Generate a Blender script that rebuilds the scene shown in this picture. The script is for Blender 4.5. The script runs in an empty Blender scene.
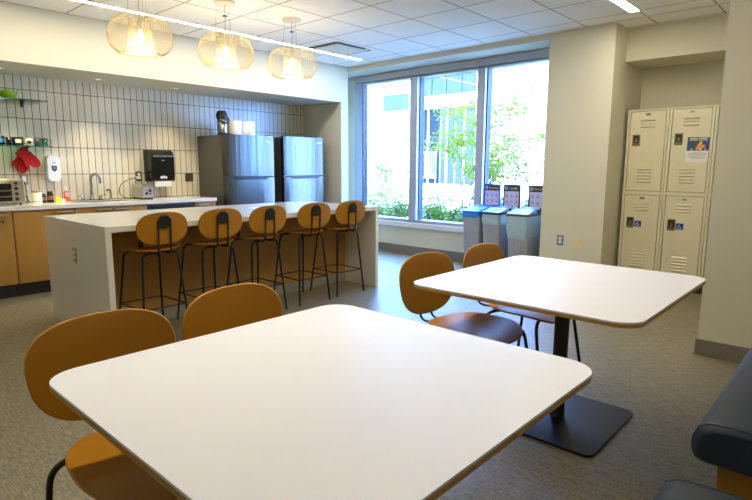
import bpy, bmesh, math, random
from mathutils import Vector, Matrix
PI = math.pi
random.seed(7)
sc = bpy.context.scene
C = bpy.context.collection

# ------------------------------------------------------------------ camera, world, sun, exposure
CAM_F = 540.0
yaw, pit, rol = math.radians(42.25), math.radians(8.8), math.radians(0.2)
F = Vector((math.cos(yaw)*math.cos(pit), math.sin(yaw)*math.cos(pit), -math.sin(pit)))
R0 = Vector((math.sin(yaw), -math.cos(yaw), 0))
U0 = R0.cross(F)
R = R0*math.cos(rol) + U0*math.sin(rol)
U = R.cross(F)
cam_data = bpy.data.cameras.new('camera')
cam = bpy.data.objects.new('camera', cam_data)
C.objects.link(cam)
cam_data.sensor_width = 36.0
cam_data.lens = CAM_F/752*36
cam_data.clip_start = 0.02
cam.matrix_world = Matrix(((R.x, U.x, -F.x, 0), (R.y, U.y, -F.y, 0), (R.z, U.z, -F.z, 1.35), (0, 0, 0, 1)))
sc.camera = cam

w = bpy.data.worlds.new('sky'); sc.world = w; w.use_nodes = True
bgn = w.node_tree.nodes['Background']
bgn.inputs[0].default_value = (0.18, 0.41, 1.0, 1)
bgn.inputs[1].default_value = 23.0
sun_d = bpy.data.lights.new('sun', 'SUN'); sun_d.energy = 11; sun_d.angle = 0.01; sun_d.color = (0.62, 0.74, 1.0)
sun = bpy.data.objects.new('sun', sun_d); C.objects.link(sun)
sun.rotation_euler = Vector((0.62, 0.22, -0.75)).to_track_quat('-Z', 'Y').to_euler()
LED_MAIN = 29.0      # ceiling strips
PENDANT = 4.5
DOWNLIGHT = 5.0
sc.view_settings.view_transform = 'Standard'
sc.view_settings.look = 'None'
sc.view_settings.gamma = 1.0
sc.view_settings.use_curve_mapping = False
sc.view_settings.exposure = 1.0
try:
    sc.cycles.max_bounces = 10; sc.cycles.diffuse_bounces = 6; sc.cycles.transparent_max_bounces = 16
    sc.cycles.caustics_reflective = False; sc.cycles.caustics_refractive = False
    sc.cycles.sample_clamp_indirect = 0.0
except Exception: pass

# ------------------------------------------------------------------ materials
def srgb(r, g, b):
    f = lambda c: (c/255/12.92) if c/255 <= 0.04045 else ((c/255+0.055)/1.055)**2.4
    return (f(r), f(g), f(b), 1)
def mat(name, col, rough=0.5, metal=0.0, spec=0.5, var=0.0, scale=8.0, stretch=(1, 1, 1), bump=0.0, bscale=None, coat=0.0, rvar=0.0):
    m = bpy.data.materials.new(name); m.use_nodes = True
    nt = m.node_tree; N = nt.nodes; L = nt.links
    b = N['Principled BSDF']
    b.inputs['Base Color'].default_value = col
    b.inputs['Roughness'].default_value = rough
    b.inputs['Metallic'].default_value = metal
    b.inputs['Specular IOR Level'].default_value = spec
    b.inputs['Coat Weight'].default_value = coat
    tc = N.new('ShaderNodeTexCoord'); mp = N.new('ShaderNodeMapping'); mp.inputs['Scale'].default_value = stretch
    L.new(tc.outputs['Object'], mp.inputs[0])
    no = N.new('ShaderNodeTexNoise'); no.inputs['Scale'].default_value = scale; no.inputs['Detail'].default_value = 4
    L.new(mp.outputs[0], no.inputs['Vector'])
    v = max(var, 0.02)
    mx = N.new('ShaderNodeMixRGB')
    mx.inputs[1].default_value = [c*(1-v) for c in col[:3]]+[1]
    mx.inputs[2].default_value = [min(1, c*(1+v)) for c in col[:3]]+[1]
    L.new(no.outputs['Fac'], mx.inputs[0]); L.new(mx.outputs[0], b.inputs['Base Color'])
    if rvar:
        mr = N.new('ShaderNodeMapRange'); mr.inputs[3].default_value = rough-rvar; mr.inputs[4].default_value = rough+rvar
        L.new(no.outputs['Fac'], mr.inputs[0]); L.new(mr.outputs[0], b.inputs['Roughness'])
    if bump:
        n2 = N.new('ShaderNodeTexNoise'); n2.inputs['Scale'].default_value = bscale or scale; n2.inputs['Detail'].default_value = 3
        L.new(mp.outputs[0], n2.inputs['Vector'])
        bp = N.new('ShaderNodeBump'); bp.inputs['Strength'].default_value = bump; bp.inputs['Distance'].default_value = 0.01
        L.new(n2.outputs['Fac'], bp.inputs['Height']); L.new(bp.outputs[0], b.inputs['Normal'])
    return m
def emis(name, col, s):
    m = bpy.data.materials.new(name); m.use_nodes = True
    b = m.node_tree.nodes['Principled BSDF']
    b.inputs['Base Color'].default_value = (0.8, 0.8, 0.8, 1)
    b.inputs['Emission Color'].default_value = col; b.inputs['Emission Strength'].default_value = s
    return m
def glassm(name, tint, refl=1.0, rough=0.0):
    m = bpy.data.materials.new(name); m.use_nodes = True
    nt = m.node_tree; N = nt.nodes; L = nt.links
    for n in list(N): N.remove(n)
    o = N.new('ShaderNodeOutputMaterial'); t = N.new('ShaderNodeBsdfTransparent'); t.inputs[0].default_value = tint
    g = N.new('ShaderNodeBsdfGlossy'); g.inputs['Roughness'].default_value = rough
    lw = N.new('ShaderNodeLayerWeight'); lw.inputs[0].default_value = 0.5     # same from both sides of the sheet
    pw = N.new('ShaderNodeMath'); pw.operation = 'POWER'; pw.inputs[1].default_value = 5.0; L.new(lw.outputs['Facing'], pw.inputs[0])
    fr = N.new('ShaderNodeMath'); fr.operation = 'MULTIPLY_ADD'; fr.inputs[1].default_value = 0.9; fr.inputs[2].default_value = 0.04; L.new(pw.outputs[0], fr.inputs[0])
    mu = N.new('ShaderNodeMath'); mu.operation = 'MULTIPLY'; mu.inputs[1].default_value = refl
    mx = N.new('ShaderNodeMixShader')
    L.new(fr.outputs[0], mu.inputs[0]); L.new(mu.outputs[0], mx.inputs[0]); L.new(t.outputs[0], mx.inputs[1]); L.new(g.outputs[0], mx.inputs[2])
    L.new(mx.outputs[0], o.inputs[0])
    return m
def film(name, col, op):          # thin plastic film
    m = bpy.data.materials.new(name); m.use_nodes = True
    nt = m.node_tree; N = nt.nodes; L = nt.links
    b = N['Principled BSDF']; b.inputs['Base Color'].default_value = col; b.inputs['Roughness'].default_value = 0.3
    o = N['Material Output']; t = N.new('ShaderNodeBsdfTransparent'); mx = N.new('ShaderNodeMixShader'); mx.inputs[0].default_value = op
    L.new(t.outputs[0], mx.inputs[1]); L.new(b.outputs[0], mx.inputs[2]); L.new(mx.outputs[0], o.inputs[0])
    return m
def floor_mat():
    m = bpy.data.materials.new('woven_vinyl'); m.use_nodes = True
    nt = m.node_tree; N = nt.nodes; L = nt.links; b = N['Principled BSDF']
    tc = N.new('ShaderNodeTexCoord')
    def noise(sc3, s, d=3):
        mp = N.new('ShaderNodeMapping'); mp.inputs['Scale'].default_value = sc3; L.new(tc.outputs['Object'], mp.inputs[0])
        n = N.new('ShaderNodeTexNoise'); n.inputs['Scale'].default_value = s; n.inputs['Detail'].default_value = d; L.new(mp.outputs[0], n.inputs['Vector']); return n
    a = noise((1, 9, 1), 26); c = noise((9, 1, 1), 14); d = noise((1, 1, 1), 1.2)
    add = N.new('ShaderNodeMath'); add.operation = 'ADD'; L.new(a.outputs['Fac'], add.inputs[0]); L.new(c.outputs['Fac'], add.inputs[1])
    hf = N.new('ShaderNodeMapRange'); hf.inputs[1].default_value = 0.72; hf.inputs[2].default_value = 1.28; L.new(add.outputs[0], hf.inputs[0])
    mx = N.new('ShaderNodeMixRGB'); mx.inputs[1].default_value = srgb(86, 77, 56); mx.inputs[2].default_value = srgb(158, 146, 112)
    L.new(hf.outputs[0], mx.inputs[0])
    m2 = N.new('ShaderNodeMixRGB'); m2.blend_type = 'MULTIPLY'; m2.inputs[0].default_value = 0.25; L.new(mx.outputs[0], m2.inputs[1]); L.new(d.outputs['Fac'], m2.inputs[2])
    L.new(m2.outputs[0], b.inputs['Base Color'])
    b.inputs['Roughness'].default_value = 0.42; b.inputs['Specular IOR Level'].default_value = 0.5
    bp = N.new('ShaderNodeBump'); bp.inputs['Strength'].default_value = 0.12; bp.inputs['Distance'].default_value = 0.004
    L.new(hf.outputs[0], bp.inputs['Height']); L.new(bp.outputs[0], b.inputs['Normal'])
    return m
def grid_mat(name, tile, line, axes, pitch, off, wid, rough, extra=None, bump=0.0, var=0.03):
    """axes: two object axes; lines every pitch[i] starting from off[i], wid wide."""
    m = bpy.data.materials.new(name); m.use_nodes = True
    nt = m.node_tree; N = nt.nodes; L = nt.links; b = N['Principled BSDF']
    tc = N.new('ShaderNodeTexCoord'); sp = N.new('ShaderNodeSeparateXYZ'); L.new(tc.outputs['Object'], sp.inputs[0])
    res = []; cells = []
    for i, ax in enumerate(axes):
        s = N.new('ShaderNodeMath'); s.operation = 'SUBTRACT'; s.inputs[1].default_value = off[i]-pitch[i]*200; L.new(sp.outputs[ax], s.inputs[0])
        d = N.new('ShaderNodeMath'); d.operation = 'DIVIDE'; d.inputs[1].default_value = pitch[i]; L.new(s.outputs[0], d.inputs[0])
        fl = N.new('ShaderNodeMath'); fl.operation = 'FLOOR'; L.new(d.outputs[0], fl.inputs[0]); cells.append(fl)
        fr = N.new('ShaderNodeMath'); fr.operation = 'FRACT'; L.new(d.outputs[0], fr.inputs[0])
        pp = N.new('ShaderNodeMath'); pp.operation = 'PINGPONG'; pp.inputs[1].default_value = 0.5; L.new(fr.outputs[0], pp.inputs[0])
        lt = N.new('ShaderNodeMath'); lt.operation = 'LESS_THAN'; lt.inputs[1].default_value = wid/2/pitch[i]; L.new(pp.outputs[0], lt.inputs[0])
        res.append(lt)
    mm = N.new('ShaderNodeMath'); mm.operation = 'MAXIMUM'; L.new(res[0].outputs[0], mm.inputs[0]); L.new(res[1].outputs[0], mm.inputs[1])
    cb = N.new('ShaderNodeCombineXYZ'); L.new(cells[0].outputs[0], cb.inputs[0]); L.new(cells[1].outputs[0], cb.inputs[1])
    wn = N.new('ShaderNodeTexWhiteNoise'); L.new(cb.outputs[0], wn.inputs['Vector'])
    tm = N.new('ShaderNodeMixRGB'); tm.inputs[1].default_value = [c*(1-var) for c in tile[:3]]+[1]; tm.inputs[2].default_value = [min(1, c*(1+var)) for c in tile[:3]]+[1]
    L.new(wn.outputs['Value'], tm.inputs[0])
    mx = N.new('ShaderNodeMixRGB'); L.new(tm.outputs[0], mx.inputs[1]); mx.inputs[2].default_value = line
    L.new(mm.outputs[0], mx.inputs[0]); L.new(mx.outputs[0], b.inputs['Base Color'])
    b.inputs['Roughness'].default_value = rough
    if bump:
        inv = N.new('ShaderNodeMath'); inv.operation = 'SUBTRACT'; inv.inputs[0].default_value = 1; L.new(mm.outputs[0], inv.inputs[1])
        bp = N.new('ShaderNodeBump'); bp.inputs['Strength'].default_value = bump; bp.inputs['Distance'].default_value = 0.003
        L.new(inv.outputs[0], bp.inputs['Height']); L.new(bp.outputs[0], b.inputs['Normal'])
    return m
def leaf_mat(name, a, b_):
    m = bpy.data.materials.new(name); m.use_nodes = True
    nt = m.node_tree; N = nt.nodes; L = nt.links; b = N['Principled BSDF']
    tc = N.new('ShaderNodeTexCoord'); no = N.new('ShaderNodeTexNoise'); no.inputs['Scale'].default_value = 6; L.new(tc.outputs['Object'], no.inputs['Vector'])
    mx = N.new('ShaderNodeMixRGB'); mx.inputs[1].default_value = a; mx.inputs[2].default_value = b_; L.new(no.outputs['Fac'], mx.inputs[0]); L.new(mx.outputs[0], b.inputs['Base Color'])
    b.inputs['Roughness'].default_value = 0.8; b.inputs['Specular IOR Level'].default_value = 0.05
    tr = N.new('ShaderNodeBsdfTranslucent'); L.new(mx.outputs[0], tr.inputs[0]); ms = N.new('ShaderNodeMixShader'); ms.inputs[0].default_value = 0.45
    L.new(b.outputs[0], ms.inputs[1]); L.new(tr.outputs[0], ms.inputs[2]); L.new(ms.outputs[0], N['Material Output'].inputs[0])
    return m

M = dict(
    floor=floor_mat(),
    wall=mat('painted_wall', srgb(208, 204, 184), 0.75, var=0.02, scale=3, bump=0.05, bscale=180),
    ceil=grid_mat('ceiling_tile', srgb(240, 238, 232), srgb(150, 140, 126), (0, 1), (0.612, 0.612), (4.57, 3.675), 0.014, 0.9),
    tile=grid_mat('wall_tile', srgb(208, 202, 182), srgb(88, 84, 78), (0, 2), (0.0792, 0.3085), (1.763, 0.938), 0.0075, 0.22, bump=0.5, var=0.04),
    base=mat('rubber_base', srgb(120, 113, 103), 0.5, var=0.05),
    frame=mat('window_aluminium', srgb(176, 182, 190), 0.45, 0.25),
    sillm=mat('sill_stone', srgb(222, 222, 220), 0.35),
    blind=mat('blind_housing', srgb(168, 172, 176), 0.5),
    gasket=mat('dark_gasket', srgb(30, 36, 48), 0.5),
    glass=glassm('window_glass', (0.95, 0.96, 0.98, 1)),
    shelfglass=glassm('shelf_glass', (0.55, 0.85, 0.72, 1), 1.6),
    shelfedge=mat('shelf_glass_edge', srgb(40, 92, 78), 0.15),
    laminate=mat('white_laminate', srgb(228, 226, 232), 0.42, var=0.01),
    ply=mat('plywood_edge', srgb(180, 136, 66), 0.5, var=0.25, scale=30, stretch=(1, 1, 14)),
    ochre=mat('ochre_shell', srgb(166, 110, 3), 0.45, var=0.06, scale=5, stretch=(1, 1, 1), bump=0.03, bscale=220),
    ochre_dark=mat('ochre_shell_edge', srgb(166, 116, 34), 0.5, var=0.1),
    black=mat('black_metal', srgb(18, 18, 19), 0.42, var=0.05),
    basem=mat('black_base_plate', srgb(12, 12, 13), 0.42, spec=0.3, var=0.08, scale=90, bump=0.03),
    quartz=mat('white_quartz', srgb(226, 221, 208), 0.10, var=0.02, scale=60, rvar=0.02),
    oak=mat('maple_veneer', srgb(172, 126, 54), 0.4, var=0.12, scale=5, stretch=(5, 5, 0.5), rvar=0.05),
    kick=mat('toe_kick', srgb(52, 47, 42), 0.6),
    kickl=mat('island_kick', srgb(150, 142, 126), 0.5),
    steel=mat('brushed_steel', srgb(98, 96, 90), 0.22, 0.95, var=0.03, scale=5, stretch=(5, 5, 0.12), bump=0.5, bscale=1.6),
    chrome=mat('chrome', srgb(150, 152, 158), 0.14, 1.0),
    handle=mat('satin_handle', srgb(190, 190, 188), 0.3, 0.9),
    fridge_side=mat('fridge_side', srgb(72, 70, 64), 0.45),
    fridge_black=mat('fridge_black', srgb(20, 20, 22), 0.35),
    dish=mat('dishwasher_panel', srgb(92, 98, 106), 0.35, 0.5),
    blackp=mat('black_plastic', srgb(8, 8, 10), 0.16, spec=0.35, var=0.05),
    blackm=mat('matte_black_plastic', srgb(26, 26, 28), 0.5),
    whitep=mat('white_plastic', srgb(226, 228, 234), 0.35),
    paper=mat('white_paper', srgb(240, 238, 232), 0.9, bump=0.1, bscale=90),
    red=mat('red_terry', srgb(176, 14, 22), 0.95, var=0.15, scale=60, bump=0.6, bscale=150),
    lime=mat('lime_glaze', srgb(150, 200, 20), 0.12),
    green=mat('dark_green_glaze', srgb(28, 52, 40), 0.15),
    navy=mat('navy_glaze', srgb(18, 24, 38), 0.15),
    cyan=mat('cyan_print', srgb(60, 150, 200), 0.3),
    cream=mat('cream_glaze', srgb(222, 212, 176), 0.2),
    jarw=mat('canister_white', srgb(236, 232, 218), 0.3),
    lidw=mat('canister_lid', srgb(184, 138, 74), 0.5),
    gline=mat('green_band', srgb(70, 170, 60), 0.4),
    jarb=mat('dark_jar', srgb(36, 34, 26), 0.15),
    label=mat('jar_label', srgb(150, 80, 60), 0.5),
    yellow=mat('yellow_plastic', srgb(220, 215, 40), 0.4),
    orange=mat('orange_soap', srgb(232, 96, 20), 0.15),
    olab=mat('soap_label', srgb(170, 180, 210), 0.4),
    sink=mat('sink_steel', srgb(170, 168, 158), 0.3, 0.8),
    dwin=mat('oven_window', srgb(18, 16, 14), 0.08),
    ovens=mat('oven_steel', srgb(176, 166, 140), 0.3, 0.8),
    toast=mat('toaster_steel', srgb(176, 172, 158), 0.28, 0.8),
    outlet=mat('outlet_plate_steel', srgb(140, 138, 130), 0.4, 0.4),
    outletw=mat('outlet_white', srgb(232, 230, 222), 0.4),
    outletb=mat('outlet_blue_grey', srgb(110, 134, 172), 0.4, 0.3),
    almond=mat('almond_plate', srgb(216, 206, 160), 0.4),
    dplate=mat('dark_plate', srgb(84, 80, 72), 0.4, 0.4),
    locker=mat('locker_enamel', srgb(214, 206, 176), 0.38, var=0.02, bump=0.02, bscale=120),
    lock_shade=mat('locker_seam_shade', srgb(108, 98, 74), 0.6),  # shade of door gaps and louvre undersides, put into the colour
    latch=mat('latch_metal', srgb(128, 116, 84), 0.35, 0.7),
    latchd=mat('latch_dark', srgb(40, 36, 28), 0.5),
    isa=mat('accessible_blue', srgb(28, 52, 150), 0.4),
    print=mat('white_print', srgb(240, 240, 240), 0.5),
    posterb=mat('poster_blue', srgb(26, 70, 140), 0.4),
    posterw=mat('poster_white', srgb(226, 224, 220), 0.5),
    ptext=mat('poster_grey_print', srgb(140, 140, 150), 0.6),
    pyel=mat('poster_yellow', srgb(232, 190, 40), 0.5),
    porg=mat('poster_orange', srgb(226, 140, 50), 0.5),
    pgreen=mat('poster_green', srgb(50, 90, 50), 0.5),
    bin=mat('bin_grey', srgb(156, 158, 164), 0.5, var=0.03),
    binblue=mat('bin_blue', srgb(20, 80, 200), 0.4),
    binblack=mat('bin_black', srgb(26, 28, 32), 0.4),
    binbrown=mat('bin_brown', srgb(72, 56, 50), 0.4),
    lidblue=mat('lid_blue', srgb(60, 140, 220), 0.35),
    lidgrey=mat('lid_grey', srgb(140, 160, 170), 0.35),
    liner_b=film('blue_liner', srgb(40, 140, 230), 0.75),
    liner_w=film('white_liner', srgb(190, 222, 232), 0.62),
    signhead=mat('sign_header', srgb(44, 54, 72), 0.5),
    signw=mat('sign_panel', srgb(206, 200, 224), 0.5),
    signt=mat('sign_print', srgb(120, 110, 140), 0.5),
    sy=mat('sign_yellow', srgb(226, 190, 40), 0.5),
    vinyl=mat('navy_vinyl', srgb(38, 48, 66), 0.5, spec=0.35, var=0.05, scale=4, bump=0.05, bscale=160),
    vseam=mat('navy_piping', srgb(40, 52, 74), 0.5),
    wire=mat('cream_wire', srgb(196, 180, 132), 0.5),
    canopy=mat('canopy_white', srgb(220, 214, 196), 0.5),
    cable=mat('cable_grey', srgb(150, 150, 150), 0.4),
    led=emis('led_strip', (1.0, 0.91, 0.72, 1), LED_MAIN),
    bulb=emis('bulb_glow', (1.0, 0.86, 0.62, 1), PENDANT),
    diff=emis('pendant_diffuser', (1.0, 0.90, 0.70, 1), PENDANT*0.45),
    dl=emis('downlight_lens', (1.0, 0.90, 0.75, 1), 1.5),
    facade=mat('facade_panel', srgb(214, 206, 192), 0.8, spec=0.2, var=0.02),
    fwin=mat('facade_glass', srgb(58, 62, 60), 0.6, spec=0.15, var=0.1),
    fwin_d=mat('facade_glass_dark', srgb(32, 36, 36), 0.6, spec=0.08, var=0.1),
    fin=mat('facade_fin', srgb(120, 122, 118), 0.7, spec=0.1),
    tan=mat('timber_bench', srgb(120, 84, 40), 0.6, var=0.1),
    soil=mat('planting_ground', srgb(62, 68, 40), 0.9, var=0.3, scale=3),
    pave=mat('paving', srgb(190, 188, 180), 0.8, var=0.06),
    bark=mat('bark', srgb(96, 84, 72), 0.8, var=0.2, scale=20),
    leafa=leaf_mat('spring_leaf', srgb(86, 100, 22), srgb(124, 130, 32)),
    leafb=leaf_mat('hedge_leaf', srgb(48, 66, 24), srgb(104, 118, 44)),
)

# ------------------------------------------------------------------ mesh helpers
class MB:
    """collects geometry for ONE mesh object"""
    def __init__(s): s.v = []; s.f = []; s.mi = []; s.mats = []; s.sm = []
    def _m(s, m):
        if m is None: return 0
        if m not in s.mats: s.mats.append(m)
        return s.mats.index(m)
    def add(s, vs, fs, m=None, smooth=False):
        o = len(s.v); s.v += [tuple(v) for v in vs]; k = s._m(m)
        for f in fs: s.f.append([i+o for i in f]); s.mi.append(k); s.sm.append(smooth)
    def box(s, a, b, m=None, rz=0, piv=None):
        x0, y0, z0 = a; x1, y1, z1 = b
        vs = [(x0,y0,z0),(x1,y0,z0),(x1,y1,z0),(x0,y1,z0),(x0,y0,z1),(x1,y0,z1),(x1,y1,z1),(x0,y1,z1)]
        s.add(vs, [(0,3,2,1),(4,5,6,7),(0,1,5,4),(1,2,6,5),(2,3,7,6),(3,0,4,7)], m)
    def prism(s, pts, z0, z1, m=None, side=None, T=lambda p: p, smooth_side=False):
        """pts ccw 2D outline; T maps (x,y,z)->world"""
        n = len(pts)
        s.add([T((p[0],p[1],z0)) for p in pts], [tuple(reversed(range(n)))], m)
        s.add([T((p[0],p[1],z1)) for p in pts], [tuple(range(n))], m)
        s.add([T((p[0],p[1],z0)) for p in pts]+[T((p[0],p[1],z1)) for p in pts], [(i,(i+1)%n,(i+1)%n+n,i+n) for i in range(n)], side or m, smooth_side)
    def lathe(s, prof, c=(0,0,0), n=24, m=None, T=None, smooth=True, caps=True):
        vs = []; fs = []
        T = T or (lambda p: p)
        for r, z in prof:
            for k in range(n):
                a = 2*PI*k/n; vs.append(T((c[0]+r*math.cos(a), c[1]+r*math.sin(a), c[2]+z)))
        for j in range(len(prof)-1):
            for k in range(n): fs.append((j*n+k, j*n+(k+1)%n, (j+1)*n+(k+1)%n, (j+1)*n+k))
        s.add(vs, fs, m, smooth)
        if caps:
            if prof[0][0] > 1e-4: s.add(vs[:n], [tuple(reversed(range(n)))], m)
            if prof[-1][0] > 1e-4: s.add(vs[-n:], [tuple(range(n))], m)
    def tube(s, pts, r, n=8, m=None, closed=False, caps=True):
        P = [Vector(p) for p in pts]; N = len(P); vs = []; fs = []
        rr = r if isinstance(r, (list, tuple)) else [r]*N
        def tan(i):
            if closed: return (P[(i+1)%N]-P[i-1]).normalized()
            return (P[min(i+1,N-1)]-P[max(i-1,0)]).normalized()
        t = tan(0); up = Vector((0,0,1)) if abs(t.z) < 0.9 else Vector((1,0,0))
        a = t.cross(up).normalized()
        for i in range(N):
            t = tan(i); a = (a - t*a.dot(t)).normalized(); b = t.cross(a)
            for k in range(n):
                th = 2*PI*k/n; vs.append(P[i]+(a*math.cos(th)+b*math.sin(th))*rr[i])
        for i in range(N if closed else N-1):
            j = (i+1) % N
            for k in range(n): fs.append((i*n+k, i*n+(k+1)%n, j*n+(k+1)%n, j*n+k))
        s.add(vs, fs, m, True)
        if not closed and caps:
            s.add(vs[:n], [tuple(reversed(range(n)))], m); s.add(vs[-n:], [tuple(range(n))], m)
    def build(s, name, m=None, parent=None, bevel=0.0, seg=2, loc=None, rz=0.0):
        me = bpy.data.meshes.new(name); me.from_pydata(s.v, [], s.f)
        if s.mats and m is not None and m not in s.mats and None: pass
        ms = s.mats or [m]
        for q in ms: me.materials.append(q)
        for i, p in enumerate(me.polygons): p.material_index = s.mi[i]; p.use_smooth = s.sm[i]
        bm = bmesh.new(); bm.from_mesh(me); bmesh.ops.recalc_face_normals(bm, faces=bm.faces[:]) if not getattr(s, 'keep', False) else None
        bm.to_mesh(me); bm.free(); me.update()
        o = bpy.data.objects.new(name, me); C.objects.link(o)
        if parent is not None: o.parent = parent
        if loc: o.location = loc
        if rz: o.rotation_euler.z = rz
        if bevel:
            b = o.modifiers.new('bevel', 'BEVEL'); b.width = bevel; b.segments = seg; b.limit_method = 'ANGLE'; b.angle_limit = math.radians(40)
        return o
def fillet(pts, rad, n=6):
    P = [Vector(p) for p in pts]; out = [P[0]]
    for i in range(1, len(P)-1):
        d0 = (P[i-1]-P[i]); d1 = (P[i+1]-P[i]); r = min(rad, d0.length*0.49, d1.length*0.49)
        a = P[i]+d0.normalized()*r; b = P[i]+d1.normalized()*r
        for k in range(n+1):
            t = k/n; out.append(a*(1-t)**2+P[i]*2*t*(1-t)+b*t*t)
    out.append(P[-1]); return out
def rrect(x0, y0, x1, y1, r, n=8):
    out = []
    for cx, cy, a0 in ((x1-r,y1-r,0),(x0+r,y1-r,90),(x0+r,y0+r,180),(x1-r,y0+r,270)):
        for k in range(n+1):
            a = math.radians(a0+90*k/n); out.append((cx+r*math.cos(a), cy+r*math.sin(a)))
    return out
def shell(outline, bend, thick, T, rings=9, m=None, edge=None):
    """curved plate: outline(th)->(u,v); bend(u,v)->w ; T(u,v,w)->xyz"""
    mb = MB(); n = 72
    ths = [2*PI*k/n for k in range(n)]; O = [outline(t) for t in ths]
    rs = [i/rings for i in range(1, rings)]+[0.985]
    for side in (0, 1):
        w0 = thick*side
        vs = [T(0, 0, bend(0, 0)+w0)]
        for r in rs:
            for (u, v) in O: vs.append(T(u*r, v*r, bend(u*r, v*r)+w0))
        fs = [(0, 1+k, 1+(k+1)%n) for k in range(n)]
        for j in range(len(rs)-1):
            for k in range(n): fs.append((1+j*n+k, 1+(j+1)*n+k, 1+(j+1)*n+(k+1)%n, 1+j*n+(k+1)%n))
        mb.add(vs, fs, m, True)
    vs = []
    for (r, wf) in ((0.985, 0), (1.0, 0.3), (1.0, 0.7), (0.985, 1)):
        for (u, v) in O: vs.append(T(u*r, v*r, bend(u*r, v*r)+thick*wf))
    mb.add(vs, [(j*n+k, j*n+(k+1)%n, (j+1)*n+(k+1)%n, (j+1)*n+k) for j in range(3) for k in range(n)], edge or m, True)
    return mb
def sup(th, a, b, e):
    c, s_ = math.cos(th), math.sin(th)
    return (a*math.copysign(abs(c)**(2/e), c), b*math.copysign(abs(s_)**(2/e), s_))

def empty(name, label, cat, loc=(0,0,0), rz=0, group=None):
    o = bpy.data.objects.new(name, None); C.objects.link(o); o.location = loc; o.rotation_euler = (0,0,rz)
    o.empty_display_size = 0.1
    o['label'] = label; o['category'] = cat
    if group: o['group'] = group
    return o
def tag(o, label, cat, group=None, kind=None):
    o['label'] = label; o['category'] = cat
    if group: o['group'] = group
    if kind: o['kind'] = kind
    return o
def struct(o): o['kind'] = 'structure'; return o
def dup(root, loc=None, rz=None, label=None, group=None):
    r = root.copy(); C.objects.link(r)
    if loc is not None: r.location = loc
    if rz is not None: r.rotation_euler = (0,0,rz)
    if label: r['label'] = label
    if group: r['group'] = group
    for ch in list(root.children):
        c = ch.copy(); C.objects.link(c); c.parent = r
        for g in ch.children:
            d = g.copy(); C.objects.link(d); d.parent = c
    return r
def box_obj(name, a, b, m, parent=None, bevel=0.0, seg=2):
    mb = MB(); mb.box(a, b, m); return mb.build(name, m, parent, bevel, seg)
def text_obj(name, s, size, m, parent, loc, rot, depth=0.0008, align='CENTER', sx=1.0):
    cu = bpy.data.curves.new(name, 'FONT'); cu.body = s; cu.size = size; cu.extrude = depth; cu.align_x = align; cu.align_y = 'CENTER'
    t = bpy.data.objects.new(name+'_tmp', cu); C.objects.link(t)
    dg = bpy.context.evaluated_depsgraph_get()
    me = bpy.data.meshes.new_from_object(t.evaluated_get(dg)); bpy.data.objects.remove(t)
    me.materials.clear(); me.materials.append(m)
    o = bpy.data.objects.new(name, me); C.objects.link(o); o.parent = parent; o.location = loc; o.rotation_euler = rot; o.scale = (sx, 1, 1)
    return o
FACE_NX = (PI/2, 0, -PI/2)     # text on a face that looks towards -X
FACE_NY = (PI/2, 0, 0)         # text on a face that looks towards -Y

# ------------------------------------------------------------------ room shell
ZC = 2.85
XW, YK = 6.09, 6.13            # window-side wall face, kitchen bulkhead face
XN = 5.94                      # niche right side
YB = 7.02                      # tiled back wall
X0, Y0 = -1.6, -1.0
struct(box_obj('floor', (X0-.15, Y0-.15, -0.1), (7.2, 7.2, 0), M['floor']))
struct(box_obj('ceiling', (X0-.15, Y0-.15, ZC), (7.2, 7.2, ZC+.15), M['ceil']))
struct(box_obj('wall_west', (X0-.15, Y0-.15, 0), (X0, 7.2, ZC), M['wall']))
struct(box_obj('wall_south', (X0, Y0-.15, 0), (4.4, Y0, ZC), M['wall']))
struct(box_obj('wall_nib', (4.4, Y0-.15, 0), (7.2, 0.816, ZC), M['wall']))
struct(box_obj('wall_kitchen', (X0, YB, 0), (XN, 7.2, ZC), M['tile']))
struct(box_obj('wall_bulkhead', (X0, YK, 2.318), (XN, YB, ZC), M['wall']))
struct(box_obj('wall_corner', (XN, YK, 0), (XW, 7.2, ZC), M['wall']))
struct(box_obj('wall_column', (XW, 2.14, 0), (6.85, 2.87, ZC), M['wall']))
struct(box_obj('wall_window', (6.6, 2.87, 0), (6.85, 6.7, 0.41), M['wall']))
struct(box_obj('wall_header', (XW, 2.87, 2.785), (6.85, 7.2, ZC), M['wall']))
struct(box_obj('wall_window_side', (XW, 6.7, 0), (6.85, 7.2, 2.785), M['wall']))
struct(box_obj('wall_window_return', (6.6, 6.47, 0.41), (6.85, 6.7, 2.785), M['wall']))
struct(box_obj('wall_alcove', (7.05, 0.816, 0), (7.2, 2.14, ZC), M['wall']))
struct(box_obj('wall_alcove_side', (6.85, 2.14, 0), (7.2, 2.3, ZC), M['wall']))
struct(box_obj('wall_soffit', (6.45, 0.816, 2.50), (7.05, 2.14, ZC), M['wall']))
# baseboards
mb = MB(); mb.box((6.585, 2.87, 0.012), (6.6, 6.7, 0.115), M['base']); mb.box((6.575, 2.87, 0), (6.6, 6.7, 0.012), M['base'])
struct(mb.build('baseboard_window', bevel=0.003))
mb = MB(); mb.box((4.385, Y0, 0.012), (4.4, 0.828, 0.115), M['base']); mb.box((4.375, Y0, 0), (4.4, 0.834, 0.012), M['base']); mb.box((4.4, 0.816, 0), (6.5, 0.828, 0.115), M['base'])
struct(mb.build('baseboard_nib', bevel=0.003))
mb = MB(); mb.box((XW-.014, 2.126, 0), (XW, 2.87, 0.115), M['base']); mb.box((XW-.014, 2.126, 0), (6.5, 2.14, 0.115), M['base'])
struct(mb.build('baseboard_column', bevel=0.003))
# ceiling perimeter angle
mb = MB(); mb.box((XW-.05, 0.9, ZC-.004), (XW, YK, ZC), M['canopy'])
struct(mb.build('trim_1'))

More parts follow.
